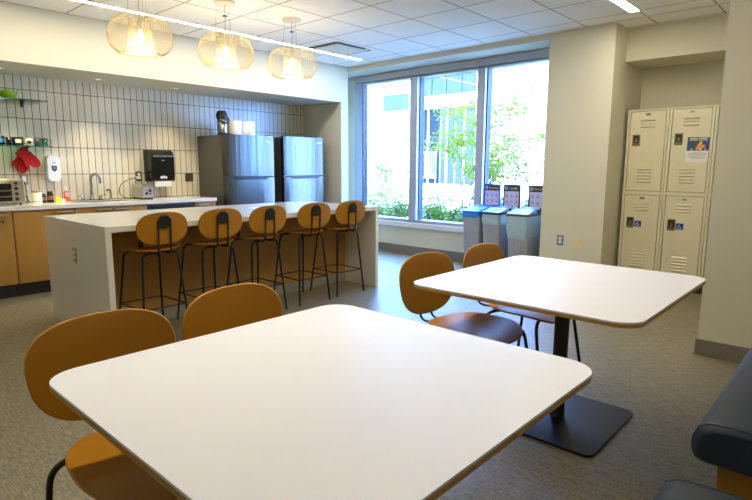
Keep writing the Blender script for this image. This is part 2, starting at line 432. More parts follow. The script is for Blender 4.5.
# window: sill, frame, mullions, panes
win = struct(empty('window_1', '', ''))
del win['label']; del win['category']
SX = 6.6
mb = MB(); mb.box((6.55, 2.87, 0.41), (6.85, 6.7, 0.485), M['sillm']); mb.build('window_sill', None, win, 0.008)
mb = MB()
mb.box((SX-.02, 2.87, 0.485), (6.72, 6.47, 0.535), M['frame'])
mb.box((SX-.02, 2.87, 2.66), (6.72, 6.47, 2.785), M['frame'])
mb.box((SX-.02, 6.30, 0.535), (6.72, 6.47, 2.66), M['frame'])
mb.box((SX-.02, 2.87, 0.535), (6.72, 3.0, 2.66), M['frame'])
mb.build('window_frame', None, win, 0.004)
for a, b in ((5.12, 5.30), (3.97, 4.13)):
    mb = MB(); mb.box((SX-.06, a, 0.535), (6.72, b-.035, 2.66), M['frame']); mb.box((SX+.01, b-.035, 0.535), (6.72, b, 2.66), M['frame'])
    mb.box((SX-.01, a-.014, 0.535), (6.70, a, 2.66), M['gasket'])
    mb.build('mullion', None, win, 0.004)
mb = MB(); mb.box((SX-.01, 6.286, 0.535), (6.70, 6.30, 2.66), M['gasket']); mb.build('gasket', None, win)
for a, b in ((5.30, 6.286), (4.13, 5.106), (3.0, 3.956)):
    mb = MB(); mb.box((6.665, a, 0.535), (6.673, b, 2.66), M['glass']); mb.build('pane', None, win)
# roller blinds
for i, (a, b, lab) in enumerate(((5.245, 6.40, 'grey roller blind box over the left window pane'), (4.095, 5.235, 'grey roller blind box over the middle window pane'), (2.885, 4.085, 'grey roller blind box over the right window pane beside the wall'))):
    e = empty('roller_blind', lab, 'blind', (6.49, (a+b)/2, 2.665), 0, 'roller blinds along the window head')
    h = (b-a)/2
    mb = MB(); mb.prism([(0,0.022),(0.0,0.105),(0.015,0.119),(0.085,0.119),(0.085,0.022)][::-1], -h, h, M['blind'], T=lambda p: (p[0], p[2], p[1])); mb.build('housing', None, e, 0.003)
    mb = MB(); mb.box((0.03, -h+.01, 0.0), (0.05, h-.01, 0.022), M['base']); mb.build('hem_bar', None, e, 0.003)

# LED strips set in the ceiling
def strip(y, x0, x1, wd, lab):
    e = empty('linear_light', lab, 'ceiling light', ((x0+x1)/2, y, ZC), 0, 'linear lights in the ceiling')
    L2 = (x1-x0)/2
    mb = MB(); mb.box((-L2-.01, -wd/2-.012, -0.006), (L2+.01, -wd/2, 0.0), M['canopy']); mb.box((-L2-.01, wd/2, -0.006), (L2+.01, wd/2+.012, 0.0), M['canopy'])
    mb.box((L2, -wd/2, -0.006), (L2+.012, wd/2, 0), M['canopy']); mb.box((-L2-.012, -wd/2, -0.006), (-L2, wd/2, 0), M['canopy'])
    mb.build('frame', None, e)
    mb = MB(); mb.box((-L2, -wd/2, -0.004), (L2, wd/2, -0.001), M['led']); mb.build('diffuser', None, e)
strip(5.55, 0.3, 5.77, 0.055, 'long glowing linear light in the ceiling behind the hanging lamps')
strip(1.87, 0.1, 5.78, 0.09, 'glowing linear light whose end shows at the top of the photo above the far table')

# ceiling air diffuser
e = empty('ceiling_vent', 'square white air vent with black slots in the ceiling near the window', 'vent', (5.07, 5.22, ZC))
mb = MB(); mb.box((-.30, -.26, -0.003), (.30, .30, 0), M['ceil'].copy() if False else M['canopy']); mb.build('backing', None, e)
mb = MB(); mb.box((-.31, -.22, -0.012), (-.265, .28, -0.003), M['blackm']); mb.box((-.265, -.245, -0.012), (.2, -.20, -0.003), M['blackm']); mb.build('slot', None, e)
mb = MB(); mb.box((.29, -.22, -0.010), (.315, .30, -0.003), M['dplate']); mb.build('slot', None, e)
mb = MB(); mb.box((-.25, -.19, -0.016), (.28, .28, -0.003), M['canopy']); mb.build('face_plate', None, e, 0.004)

# downlights in the niche soffit
for i, (x, lab) in enumerate(((1.63, 'leftmost small recessed downlight over the glass shelves'), (2.58, 'small recessed downlight over the sink'), (3.52, 'small recessed downlight over the paper towel dispenser'))):
    e = empty('downlight', lab, 'downlight', (x, 6.62, 2.318), 0, 'downlights over the kitchen counter')
    mb = MB(); mb.lathe([(0.045, 0), (0.045, -0.004), (0.026, -0.004), (0.026, 0)], n=20, m=M['canopy'], caps=False); mb.build('trim_ring', None, e)
    mb = MB(); mb.lathe([(0.0, -0.002), (0.026, -0.002)], n=20, m=M['dl'], caps=False); mb.build('lens', None, e)
    ld = bpy.data.lights.new('downlight_beam', 'SPOT'); ld.energy = DOWNLIGHT*6; ld.spot_size = math.radians(92); ld.spot_blend = 0.8; ld.color = (1.0, 0.86, 0.62); ld.shadow_soft_size = 0.03
    lo = bpy.data.objects.new('downlight_beam', ld); C.objects.link(lo); lo.parent = e; lo.location = (0, 0, -0.01)

# ------------------------------------------------------------------ kitchen run
ZT = 0.935
YF = 6.36
SK = (2.22, 6.56, 2.86, 6.88)
mb = MB()
mb.box((0.3, YF, ZT-.04), (SK[0], YB, ZT), M['quartz']); mb.box((SK[2], YF, ZT-.04), (3.875, YB, ZT), M['quartz'])
mb.box((SK[0], YF, ZT-.04), (SK[2], SK[1], ZT), M['quartz']); mb.box((SK[0], SK[3], ZT-.04), (SK[2], YB, ZT), M['quartz'])
tag(mb.build('countertop'), 'long white stone countertop along the tiled kitchen wall', 'countertop')
e = empty('kitchen_sink', 'steel undermount sink set in the wall counter below the faucet', 'sink', (0,0,0))
mb = MB(); a = SK
mb.box((a[0], a[1], .74), (a[2], a[3], .745), M['sink'])
for q in (((a[0], a[1], .745), (a[0]+.006, a[3], ZT-.004)), ((a[2]-.006, a[1], .745), (a[2], a[3], ZT-.004)), ((a[0]+.006, a[1], .745), (a[2]-.006, a[1]+.006, ZT-.004)), ((a[0]+.006, a[3]-.006, .745), (a[2]-.006, a[3], ZT-.004))): mb.box(q[0], q[1], M['sink'])
mb.build('basin', None, e)
mb = MB(); mb.lathe([(0.0, .748), (.035, .748), (.04, .745)], (2.54, 6.72, 0), m=M['chrome']); mb.build('drain', None, e)

def tab_pull(x0, x1, parent):
    mb = MB(); mb.box((x0, 6.325, 0.862), (x1, 6.372, 0.866), M['handle']); mb.box((x0, 6.325, 0.848), (x1, 6.329, 0.862), M['handle'])
    return mb.build('handle', None, parent)
def cabinet(x0, x1, doors, lab, lock=None, depth=0.64):
    e = empty('base_cabinet', lab, 'cabinet', (0, 0, 0), 0, 'wood cabinets under the wall counter')
    mb = MB(); mb.box((x0, 6.39, 0.14), (x1, 7.0, ZT-.19 if (x0 < 2.2 < x1 or x0 > 2.1 and x1 < 3) else ZT-.042), M['oak']); mb.build('body', None, e)
    mb = MB(); mb.box((x0, 6.44, 0), (x1, 6.46, 0.14), M['kick']); mb.build('toe_kick', None, e)
    for d0, d1, h0, h1 in doors:
        mb = MB(); mb.box((d0+.003, 6.372, 0.142), (d1-.003, 6.389, 0.882), M['oak']); d = mb.build('door', None, e, 0.001)
        if h0: tab_pull(h0, h1, d)
        if lock:
            mb = MB(); mb.lathe([(0.011, 0), (0.011, 0.004), (0.004, 0.004), (0.004, 0.002)], m=M['blackm'], T=lambda p: (p[0]+lock, 6.372-p[2], p[1]+0.79), n=14); mb.build('lock', None, d)
    return e
cabinet(0.95, 1.555, [(0.95, 1.555, 1.37, 1.52)], 'wood base cabinet with a small round lock below the toaster oven', lock=1.47)
cabinet(1.56, 2.14, [(1.56, 2.14, 1.96, 2.12)], 'wood base cabinet with one wide plain door left of the sink')
cabinet(2.14, 2.94, [(2.14, 2.54, 2.36, 2.52), (2.54, 2.94, 2.56, 2.72)], 'wood base cabinet with two doors under the sink')
cabinet(3.565, 3.865, [(3.565, 3.865, 3.60, 3.75)], 'narrow wood base cabinet beside the refrigerator')
e = empty('dishwasher', 'grey dishwasher front under the counter below the toaster', 'dishwasher', (0,0,0))
mb = MB(); mb.box((2.95, 6.40, 0.14), (3.555, 7.0, ZT-.042), M['dish']); mb.build('body', None, e)
mb = MB(); mb.box((2.953, 6.37, 0.15), (3.552, 6.40, 0.87), M['dish']); mb.build('door', None, e, 0.004)
mb = MB(); mb.box((2.955, 6.365, 0.82), (3.55, 6.37, 0.87), M['fridge_black']); mb.build('control_strip', None, e)
mb = MB(); mb.box((2.95, 6.44, 0), (3.555, 6.46, 0.14), M['kick']); mb.build('toe_kick', None, e)

# refrigerators
def fridge(x0, x1, ztop, lab):
    cx = (x0+x1)/2; hw = (x1-x0)/2
    e = empty('refrigerator', lab, 'refrigerator', (cx, 6.30, 0), 0, 'two top freezer refrigerators')
    mb = MB(); mb.box((-hw, 0.085, 0.03), (hw, 0.70, ztop-.01), M['fridge_side']); mb.build('body', None, e, 0.004)
    zs = 1.205
    def door(z0, z1, nm):
        # gently bowed front
        n = 16; pts = []
        for k in range(n+1):
            u = -1+2*k/n; pts.append((u*hw, 0.012*(abs(u)**4)))
        pts = pts + [(hw, 0.075), (-hw, 0.075)]
        mb = MB(); mb.prism(pts, z0, z1, M['steel'], side=M['steel'], smooth_side=False)
        return mb.build(nm, None, e, 0.003)
    d1 = door(0.08, zs-.012, 'door'); d2 = door(zs+.008, ztop, 'freezer_door')
    # dark recessed pocket grips along the split
    for d, z0, z1 in ((d1, zs-.040, zs-.011),):
        mb = MB(); mb.prism([(-hw*.72, z1), (-hw*.60, z0), (hw*.60, z0), (hw*.72, z1)], -0.010, 0.03, M['fridge_black'], T=lambda p: (p[0], p[2], p[1])); mb.build('grip', None, d, 0.003)
    mb = MB(); mb.box((-hw+.002, 0.02, zs-.012), (hw-.002, 0.08, zs+.008), M['fridge_black']); mb.build('gap_seal', None, e)
    mb = MB(); mb.box((hw*.60, -0.0015, ztop-.085), (hw*.86, 0.004, ztop-.068), M['whitep']); mb.build('badge', None, d2)
    for s_ in (-1, 1):
        mb = MB(); mb.box((s_*hw*.8-.03, 0.03, ztop), (s_*hw*.8+.03, 0.11, ztop+.014), M['fridge_black']); mb.build('hinge_cover', None, e, 0.003)
    mb = MB(); mb.box((-hw+.01, 0.05, 0.0), (hw-.01, 0.6, 0.075), M['fridge_black']); mb.build('base_grille', None, e)
    return e
fridge(3.995, 4.785, 1.765, 'stainless refrigerator on the left, next to the counter end')
fridge(4.955, 5.745, 1.775, 'stainless refrigerator on the right, next to the niche wall')

# airpot and paper rolls on top of the left refrigerator
e = empty('airpot', 'steel and black pump airpot standing on the left refrigerator', 'airpot', (4.085, 6.50, 1.757))
mb = MB(); mb.lathe([(0.066, 0), (0.068, 0.02), (0.068, 0.03)], m=M['blackm']); mb.build('base', None, e)
mb = MB(); mb.lathe([(0.067, 0.03), (0.067, 0.19), (0.060, 0.215)], m=M['chrome']); mb.build('body', None, e)
mb = MB(); mb.lathe([(0.066, 0.205), (0.078, 0.24), (0.072, 0.28), (0.055, 0.315), (0.035, 0.32)], m=M['blackm']); mb.build('pump_head', None, e)
mb = MB(); mb.tube(fillet([(-0.078, 0, 0.25), (-0.086, -0.03, 0.20), (-0.03, -0.085, 0.155), (0.03, -0.085, 0.155), (0.086, -0.03, 0.20), (0.078, 0, 0.25)], 0.05), 0.010, m=M['blackm']); mb.build('handle', None, e)
def roll(x, y, lab, rz=0):
    e = empty('paper_towel_roll', lab, 'paper roll', (x, y, 1.757), rz, 'paper rolls on the refrigerator')
    mb = MB(); mb.lathe([(0.020, 0.0), (0.097, 0.0), (0.099, 0.006), (0.099, 0.192), (0.096, 0.198), (0.020, 0.198), (0.020, 0.0)], n=40, m=M['paper'], caps=False); mb.build('paper', None, e)
    mb = MB(); mb.lathe([(0.0195, 0.001), (0.0195, 0.197)], n=20, m=M['lidw'], caps=False); mb.build('core', None, e)
roll(4.285, 6.52, 'white paper towel roll next to the airpot on the refrigerator')
roll(4.50, 6.52, 'white paper towel roll further right on the refrigerator')

# shelves
def shelf(z, x1, lab, br):
    e = empty('glass_shelf', lab, 'shelf', (0, 0, z), 0, 'glass shelves on the tiled wall')
    mb = MB(); mb.box((1.15, 6.80, -.010), (x1, YB-.004, 0), M['shelfglass']); mb.build('glass_plate', None, e)
    mb = MB(); mb.box((1.15, 6.798, -.010), (x1, 6.80, 0), M['shelfedge']); mb.box((x1, 6.80, -.010), (x1+.002, YB-.004, 0), M['shelfedge']); mb.build('polished_edge', None, e)
    for bx in br:
        mb = MB(); mb.box((bx-.012, 6.93, -.020), (bx+.012, YB, -.010), M['blackm']); mb.box((bx-.012, 6.99, -.07), (bx+.012, YB, -.010), M['blackm']); mb.build('bracket', None, e, 0.003)
shelf(2.050, 2.10, 'upper green-edged glass shelf holding the lime teapot', (1.30, 1.90))
shelf(1.560, 2.11, 'lower green-edged glass shelf holding the row of mugs', (1.30, 1.91))
# teapot
e = empty('teapot', 'lime green teapot on the upper glass shelf', 'teapot', (1.745, 6.89, 2.050))
mb = MB(); mb.lathe([(0.030, 0), (0.036, 0.004), (0.058, 0.022), (0.066, 0.045), (0.060, 0.068), (0.040, 0.086), (0.026, 0.090)], m=M['lime']); mb.build('body', None, e)
mb = MB(); mb.lathe([(0.028, 0.089), (0.022, 0.097), (0.007, 0.101), (0.006, 0.106), (0.011, 0.112), (0.006, 0.119), (0.0, 0.12)], m=M['lime']); mb.build('lid', None, e)
mb = MB(); mb.tube(fillet([(0.05, 0, 0.03), (0.085, 0, 0.045), (0.095, 0, 0.085), (0.110, 0, 0.098)], 0.03), [0.016-0.0007*i for i in range(16)], m=M['lime']); mb.build('spout', None, e)
mb = MB(); mb.tube(fillet([(-0.055, 0, 0.075), (-0.105, 0, 0.085), (-0.11, 0, 0.03), (-0.058, 0, 0.025)], 0.03), 0.006, m=M['lime']); mb.build('handle', None, e)
# mugs
def mug(x, r, h, m, lab, name='mug', deco=None, flare=0.0, hr=1):
    e = empty(name, lab, 'mug', (x, 6.885, 1.560), 0, 'mugs on the lower glass shelf')
    mb = MB(); mb.lathe([(0, 0.0), (r*.8, 0.0), (r*.95, 0.006), (r, h*.5), (r*(1+flare), h), (r*(1+flare)-.004, h), (r-.005, h*.5), (r*.85, 0.010), (0, 0.010)], m=m); mb.build('body', None, e)
    mb = MB(); mb.tube(fillet([(hr*r*.95, 0, h*.85), (hr*(r+.032), 0, h*.8), (hr*(r+.030), 0, h*.3), (hr*r*.93, 0, h*.2)], 0.02), 0.0045, m=m); mb.build('handle', None, e)
    if deco:
        mb = MB(); n = 8; vs = []
        for k in range(n+1):
            a = -PI/2-0.25+(-0.55+1.1*k/n)
            for z in (h*.3, h*.7): vs.append(((r+.0012)*math.cos(a), (r+.0012)*math.sin(a), z))
        mb.add(vs, [(2*k, 2*k+2, 2*k+3, 2*k+1) for k in range(n)], deco, True); mb.build('printed_patch', None, e)
    return e
mug(1.640, .040, .10, M['navy'], 'dark mug with a cyan picture at the left end of the mug row', deco=M['cyan'])
mug(1.722, .034, .085, M['navy'], 'small black mug between the cyan-print mug and the green mug', hr=-1)
mug(1.805, .050, .092, M['green'], 'wide dark green mug with a pale printed patch', deco=M['label'].copy() if False else M['cream'])
mug(1.908, .036, .078, M['cream'], 'cream mug with a small dark motif on its front', deco=M['jarb'], hr=-1)
mug(1.990, .036, .088, M['dplate'], 'dark grey mug beside the clear glass mug')
mug(2.058, .034, .088, M['shelfglass'], 'clear glass mug at the right end of the shelf', name='glass_mug')

# oven mitts
def mitt(cx, cz, ang, lab, y):
    e = empty('oven_mitt', lab, 'oven mitt', (cx, y, cz), 0, 'red oven mitts')
    pts = [(-.055,0),(-.060,-.05),(-.066,-.10),(-.092,-.145),(-.098,-.18),(-.082,-.195),(-.062,-.185),(-.048,-.155),(-.040,-.15),(-.042,-.20),(-.030,-.235),(0.0,-.250),(.034,-.240),(.055,-.205),(.060,-.15),(.056,-.07),(.055,0)]
    # smooth outline
    Q = []
    n = len(pts)
    for i in range(n):
        p0, p1, p2, p3 = [Vector(pts[(i+k-1) % n]) for k in range(4)]
        for t in (0, .33, .66): Q.append(0.5*((2*p1)+(-p0+p2)*t+(2*p0-5*p1+4*p2-p3)*t*t+(-p0+3*p1-3*p2+p3)*t**3))
    ca, sa = math.cos(ang), math.sin(ang)
    rot = lambda p: (p[0]*ca-p[1]*sa, p[2], p[0]*sa+p[1]*ca)
    mb = MB(); mb.prism([(q.x, q.y) for q in Q], 0.0, 0.030, M['red'], T=rot, smooth_side=True); b = mb.build('body', None, e, 0.010, 3)
    mb = MB(); mb.prism(rrect(-.060, -.035, .060, .006, .006, 3), -.004, 0.034, M['red'], T=rot); mb.build('cuff', None, e, 0.003)
    mb = MB(); mb.tube([rot((0.0+.02*math.cos(t), .01+.02*math.sin(t)+.01, .015)) for t in [k*2*PI/12 for k in range(12)]], 0.003, m=M['red'], closed=True, n=6); mb.build('hanging_loop', None, e)
mitt(1.885, 1.505, -0.25, 'red oven mitt hanging behind, its thumb to the left', 6.965)
mitt(1.825, 1.515, 0.75, 'red oven mitt hanging in front, tilted to the right', 6.925)
# sanitizer dispenser
e = empty('sanitizer_dispenser', 'white hand sanitizer dispenser on the tiles right of the oven mitts', 'dispenser', (2.145, 7.02, 1.315))
mb = MB(); mb.prism(rrect(-.065, -.145, .065, .145, .045), 0.0, 0.10, M['whitep'], T=lambda p: (p[0], -p[2], p[1])); mb.build('housing', None, e, 0.014, 3)
mb = MB(); mb.prism([(-.028, .022), (-.022, .03), (.022, .03), (.028, .022), (.026, -.015), (0, -.04), (-.026, -.015)][::-1], 0.1005, 0.102, M['signhead'], T=lambda p: (p[0], -p[2], p[1])); b = mb.build('shield_badge', None, e)
mb = MB(); mb.prism([(-.012, .02), (.012, .02), (.012, 0), (0, -.018), (-.012, 0)][::-1], 0.102, 0.103, M['outletb'], T=lambda p: (p[0], -p[2], p[1])); mb.build('badge_drop', None, b)
mb = MB(); mb.prism([(-.022, .052), (0, .072), (.022, .052), (0, .060)][::-1], 0.1005, 0.102, M['binblue'], T=lambda p: (p[0], -p[2], p[1])); mb.build('logo', None, e)
# outlets on tile
def plate(name, lab, cat, loc, face, wd, ht, m, inner, im, group='wall outlets and plates'):
    e = empty(name, lab, cat, loc, 0, group)
    T = (lambda p: (p[0], -p[2], p[1])) if face == 'Y' else (lambda p: (-p[2], -p[0], p[1]))
    mb = MB(); mb.prism(rrect(-wd/2, -ht/2, wd/2, ht/2, .004, 3), 0, 0.006, m, T=T); mb.build('plate', None, e, 0.0015)
    for (a, b, c_, d) in inner:
        mb = MB(); mb.prism(rrect(a, b, c_, d, .003, 3), 0.006, 0.009, im, T=T); mb.build('socket' if cat == 'outlet' else 'insert', None, e)
    return e
SOCK = [(-.017, .006, .017, .036), (-.017, -.036, .017, -.006)]
plate('wall_outlet', 'steel wall outlet on the tiles above the toaster oven', 'outlet', (1.862, YB, 1.195), 'Y', .078, .125, M['outlet'], [(-.018, -.035, .018, .035)], M['outletw'])
plate('wall_outlet', 'dark wall outlet behind the toaster with its plug in', 'outlet', (3.155, YB, 1.215), 'Y', .078, .12, M['dplate'], SOCK, M['outletw'])
plate('wall_plate', 'dark square blank plate on the tiles left of the refrigerator', 'wall plate', (3.857, YB, 1.19), 'Y', .115, .115, M['dplate'], [(-.05, -.05, -.004, .05), (.004, -.05, .05, .05)], M['dplate'])
plate('wall_outlet', 'blue grey wall outlet low on the column, left of the almond plate', 'outlet', (XW, 2.618, 0.506), 'X', .078, .12, M['outletb'], SOCK, M['outletw'])
plate('data_outlet', 'almond data plate low on the column, right of the outlet', 'data plate', (XW, 2.402, 0.503), 'X', .12, .11, M['almond'], [(.018, -.014, .040, .003), (.018, .010, .040, .026)], M['sy'])
# soap etc. on counter
e = empty('soap_bottle', 'orange liquid soap pump bottle left of the faucet', 'soap bottle', (2.255, 6.93, ZT))
mb = MB(); mb.lathe([(0.038, 0), (0.042, 0.008), (0.038, 0.045), (0.030, 0.07), (0.036, 0.095), (0.030, 0.115), (0.014, 0.125)], m=M['orange'], T=lambda p: (p[0], p[1]*.6, p[2])); b = mb.build('bottle', None, e)
mb = MB(); mb.box((-.022, -.0262, .055), (.022, -.020, .1), M['olab']); mb.build('label', None, b, 0.001)
mb = MB(); mb.lathe([(0.012, .125), (0.012, .14), (0.004, .14), (0.004, .165)], m=M['whitep']); mb.tube([(0, 0, .165), (-.03, -.01, .163)], .004, m=M['whitep']); mb.build('pump', None, e)
e = empty('canister', 'white canister with a tan lid and a green band on the counter', 'canister', (1.885, 6.72, ZT))
mb = MB(); mb.lathe([(0.048, 0), (0.050, 0.01), (0.050, 0.115), (0.044, 0.122)], m=M['jarw']); b = mb.build('body', None, e)
mb = MB(); mb.lathe([(0.0505, 0.022), (0.0505, 0.028)], m=M['gline'], caps=False); mb.build('band', None, b)
mb = MB(); mb.lathe([(0.046, .122), (0.052, .125), (0.052, .14), (0.02, .144)], m=M['lidw']); mb.build('lid', None, e)
def jar(x, y, r, h, lab):
    e = empty('spice_jar', lab, 'jar', (x, y, ZT), 0, 'dark jars on the counter')
    mb = MB(); mb.lathe([(r, 0), (r, h*.75), (r*.75, h*.82)], m=M['jarb']); mb.build('glass', None, e)
    mb = MB(); mb.lathe([(r*1.01, h*.25), (r*1.01, h*.6)], m=M['label'], caps=False); mb.build('label', None, e)
    mb = MB(); mb.lathe([(r*.85, h*.82), (r*.85, h)], m=M['blackm']); mb.build('cap', None, e)
jar(1.985, 6.84, .026, .10, 'thin dark jar right behind the white canister')
jar(2.050, 6.83, .034, .125, 'wider dark jar with a black cap beside the yellow sponge')
mb = MB(); mb.prism(rrect(-.028, -.02, .028, .02, .008, 4), 0, .06, M['yellow']); o = mb.build('sponge', None, None, 0.004, 2, (2.115, 6.80, ZT)); tag(o, 'small yellow sponge standing beside the dark jars', 'sponge')
mb = MB(); mb.lathe([(0.022, 0), (0.026, .01), (0.024, .03), (0.010, .04)], m=M['whitep']); o = mb.build('stopper', None, None, 0, 2, (2.165, 6.79, ZT)); tag(o, 'small white stopper on the counter right of the yellow sponge', 'stopper')
# faucet
e = empty('faucet', 'chrome gooseneck faucet with two lever handles behind the sink', 'faucet', (2.535, 6.945, ZT))
mb = MB(); mb.prism(rrect(-.13, -.025, .13, .025, .024, 6), 0, .012, M['chrome']); mb.build('base_plate', None, e, 0.003)
mb = MB(); mb.lathe([(0.024, .012), (0.022, .05), (0.014, .06)], m=M['chrome'])
neck = [(0, 0, .05), (0, 0, .25)]+[(0.0+.055*(1-math.cos(t))*.7, -.055*(1-math.cos(t))*.7, .25+.062*math.sin(t)) for t in [k*PI/10 for k in range(1, 11)]]+[(.077, -.077, .215)]
mb.tube(neck, .015, m=M['chrome'], n=12); mb.lathe([(0.014, 0), (0.014, .03)], (.077, -.077, .20), m=M['chrome']); mb.build('spout', None, e)
for s_ in (-1, 1):
    mb = MB(); mb.lathe([(0.018, .012), (0.017, .045), (0.008, .052)], (s_*.10, 0, 0), m=M['chrome']); mb.tube([(s_*.10, 0, .048), (s_*.165, -.01, .062)], [.007, .005], m=M['chrome']); mb.build('lever_handle', None, e)
e = empty('side_sprayer', 'chrome side sprayer standing right of the faucet', 'sprayer', (2.755, 6.94, ZT))
mb = MB(); mb.lathe([(0.022, 0), (0.018, .01), (0.012, .05), (0.013, .10)], m=M['chrome']); mb.build('body', None, e)
mb = MB(); mb.tube([(0.0, 0, .095), (-.02, -.01, .118), (-.055, -.03, .115)], [.014, .016, .012], m=M['chrome']); mb.build('nozzle', None, e)
# toaster oven
e = empty('toaster_oven', 'steel toaster oven with a column of four black knobs on the counter', 'toaster oven', (1.50, 6.60, ZT)); oven = e
mb = MB(); mb.box((-.25, 0.006, .02), (.25, .33, .27), M['ovens']); mb.build('body', None, e, 0.012, 3)
mb = MB(); mb.box((-.24, -.006, .03), (.24, .006, .262), M['ovens']); f_ = mb.build('front_frame', None, e, 0.003)
mb = MB(); mb.box((-.225, -.010, .045), (.125, -.006, .225), M['dwin']); d = mb.build('door', None, e)
mb = MB(); mb.box((-.225, -.011, .15), (.125, -.0095, .156), M['ovens']); mb.box((-.225, -.011, .09), (.125, -.0095, .093), M['ovens']); mb.build('rack', None, d)
mb = MB(); mb.tube([(-.2, -.03, .238), (.1, -.03, .238)], .007, m=M['ovens']); mb.build('door_handle', None, d)
for k in range(4):
    mb = MB(); mb.lathe([(0.018, 0), (0.016, .016), (0.0, .017)], m=M['blackm'], T=lambda p, k=k: (p[0]+.170, -.006-p[2], p[1]+.065+k*.055), n=18); mb.build('knob', None, e)
for sx in (-.21, .21):
    for sy in (.04, .29):
        mb = MB(); mb.lathe([(.012, 0), (.012, .021)], (sx, sy, 0), m=M['blackm'], n=12); mb.build('foot', None, e)
mb = MB(); mb.tube(fillet([(1.75, 6.75, 1.03), (1.80, 6.78, 1.02), (1.84, 6.82, .945), (1.80, 6.88, .943), (1.862, 6.96, .95), (1.862, 7.005, 1.17)], .05), .005, m=M['blackm'])
_c = mb.build('power_cord', None, oven); _c.location = -oven.location
# toaster
e = empty('toaster', 'silver toaster on the counter below the paper towel dispenser', 'toaster', (3.075, 6.76, ZT))
mb = MB(); mb.prism([(-.075, .02), (.075, .02), (.078, .15), (.062, .185), (-.062, .185), (-.078, .15)], -.14, .14, M['toast'], T=lambda p: (p[0], p[2], p[1])); mb.build('body', None, e, 0.008, 3)
mb = MB(); mb.box((-.066, -.152, .03), (.066, -.141, .15), M['handle']); cp = mb.build('control_panel', None, e, 0.003)
mb = MB(); mb.lathe([(0.018, 0), (0.016, .012), (0, .012)], m=M['blackm'], T=lambda p: (p[0]-.02, -.152-p[2], p[1]+.075)); mb.build('dial', None, cp)
mb = MB(); mb.box((.02, -.157, .05), (.026, -.152, .14), M['blackm']); mb.box((.008, -.175, .10), (.038, -.152, .115), M['blackm']); mb.build('lever', None, cp)
for sx in (-.028, .028):
    mb = MB(); mb.box((sx-.012, -.11, .183), (sx+.012, .11, .187), M['blackm']); mb.build('slot', None, e)
mb = MB(); mb.box((-.068, -.13, 0), (.068, .13, .021), M['blackm']); mb.build('base', None, e)
mb = MB(); mb.tube(fillet([(3.12, 6.985, 1.195), (3.02, 6.95, 1.19), (2.86, 6.90, 1.12), (2.84, 6.90, 1.0), (2.92, 6.92, .945), (3.03, 6.915, .945)], .08), .005, m=M['blackm'])
_c = mb.build('power_cord', None, e); _c.location = -e.location
mb = MB(); mb.box((-.028, -.035, -.018), (.028, 0, .018), M['outletw']); tag(mb.build('power_adapter', None, None, .004, 2, (3.135, 7.011, 1.195)), 'white plug adapter in the outlet behind the toaster', 'plug')
# paper towel dispenser
e = empty('paper_towel_dispenser', 'glossy black paper towel dispenser mounted on the tiles', 'dispenser', (3.385, YB, 1.15))
prof = [(0, 0), (-.20, 0.0), (-.215, .06), (-.215, .30), (-.19, .37), (-.13, .40), (0, .40)]
mb = MB(); mb.prism(prof, -.155, .155, M['blackp'], T=lambda p: (p[2], p[0], p[1])); b = mb.build('cover', None, e, 0.014, 3)
mb = MB(); mb.box((-.12, -.2175, .318), (.152, -.214, .324), M['handle']); mb.build('trim_line', None, b)
mb = MB(); mb.box((-.02, -.2165, .262), (.02, -.2145, .274), M['outlet']); mb.build('logo_plate', None, b)
mb = MB()
for dx in (-.035, -.012, .012, .035): mb.prism(rrect(dx-.008, .035, dx+.008, .075-abs(dx)*.3, .006, 3), .2150, .2165, M['whitep'], T=lambda p: (p[0], -p[2], p[1]))
mb.build('hand_symbol', None, b)
mb = MB(); mb.box((-.105, -.185, -.070), (.115, -.180, .01), M['paper']); mb.build('paper_sheet', None, e)

# ------------------------------------------------------------------ island
ZI = 0.912; IX0, IX1, IY0, IY1 = 1.54, 4.475, 4.03, 5.33
e = empty('kitchen_island', 'long white stone waterfall island with wood panel behind the stools', 'kitchen island', (0,0,0))
mb = MB(); mb.box((IX0, IY0, ZI-.045), (IX1, IY1, ZI), M['quartz']); mb.build('worktop', None, e, 0.002)
for a, b in ((IX0, IX0+.045), (IX1-.045, IX1)):
    mb = MB(); mb.box((a, IY0, 0), (b, IY1, ZI-.045), M['quartz']); mb.build('side_panel', None, e, 0.002)
mb = MB(); mb.box((IX0+.045, 4.52, 0.10), (IX1-.045, IY1-.03, ZI-.046), M['oak']); mb.build('wood_panel', None, e)
mb = MB(); mb.box((IX0+.045, 4.515, 0), (IX1-.045, 4.53, 0.10), M['kickl']); mb.build('kick_board', None, e)
for x in (1.99, 2.95, 3.9):
    mb = MB(); mb.box((x, 4.12, ZI-.057), (x+.04, 4.52, ZI-.045), M['black']); mb.box((x, 4.508, ZI-.25), (x+.04, 4.52, ZI-.045), M['black']); mb.build('bracket', None, e)
T = lambda p: (IX0-p[2], -p[0]+4.66, p[1]+.64)
mb = MB(); mb.prism(rrect(-.037, -.058, .037, .058, .003, 3), 0, .005, M['outlet'], T=T); o_ = mb.build('outlet_plate', None, e)
for a in (.006, -.036):
    mb = MB(); mb.prism(rrect(-.017, a, .017, a+.030, .003, 3), .005, .007, M['outletw'], T=T); mb.build('socket', None, o_)
mb = MB(); mb.prism(rrect(-.11, -.07, .11, .07, .002, 2), 0, .0012, M['posterw']); o_ = mb.build('paper_sheet', None, None, 0, 2, (3.42, 4.78, ZI), 0.3)
tag(o_, 'printed paper sheet lying on the island top near the refrigerators', 'paper')

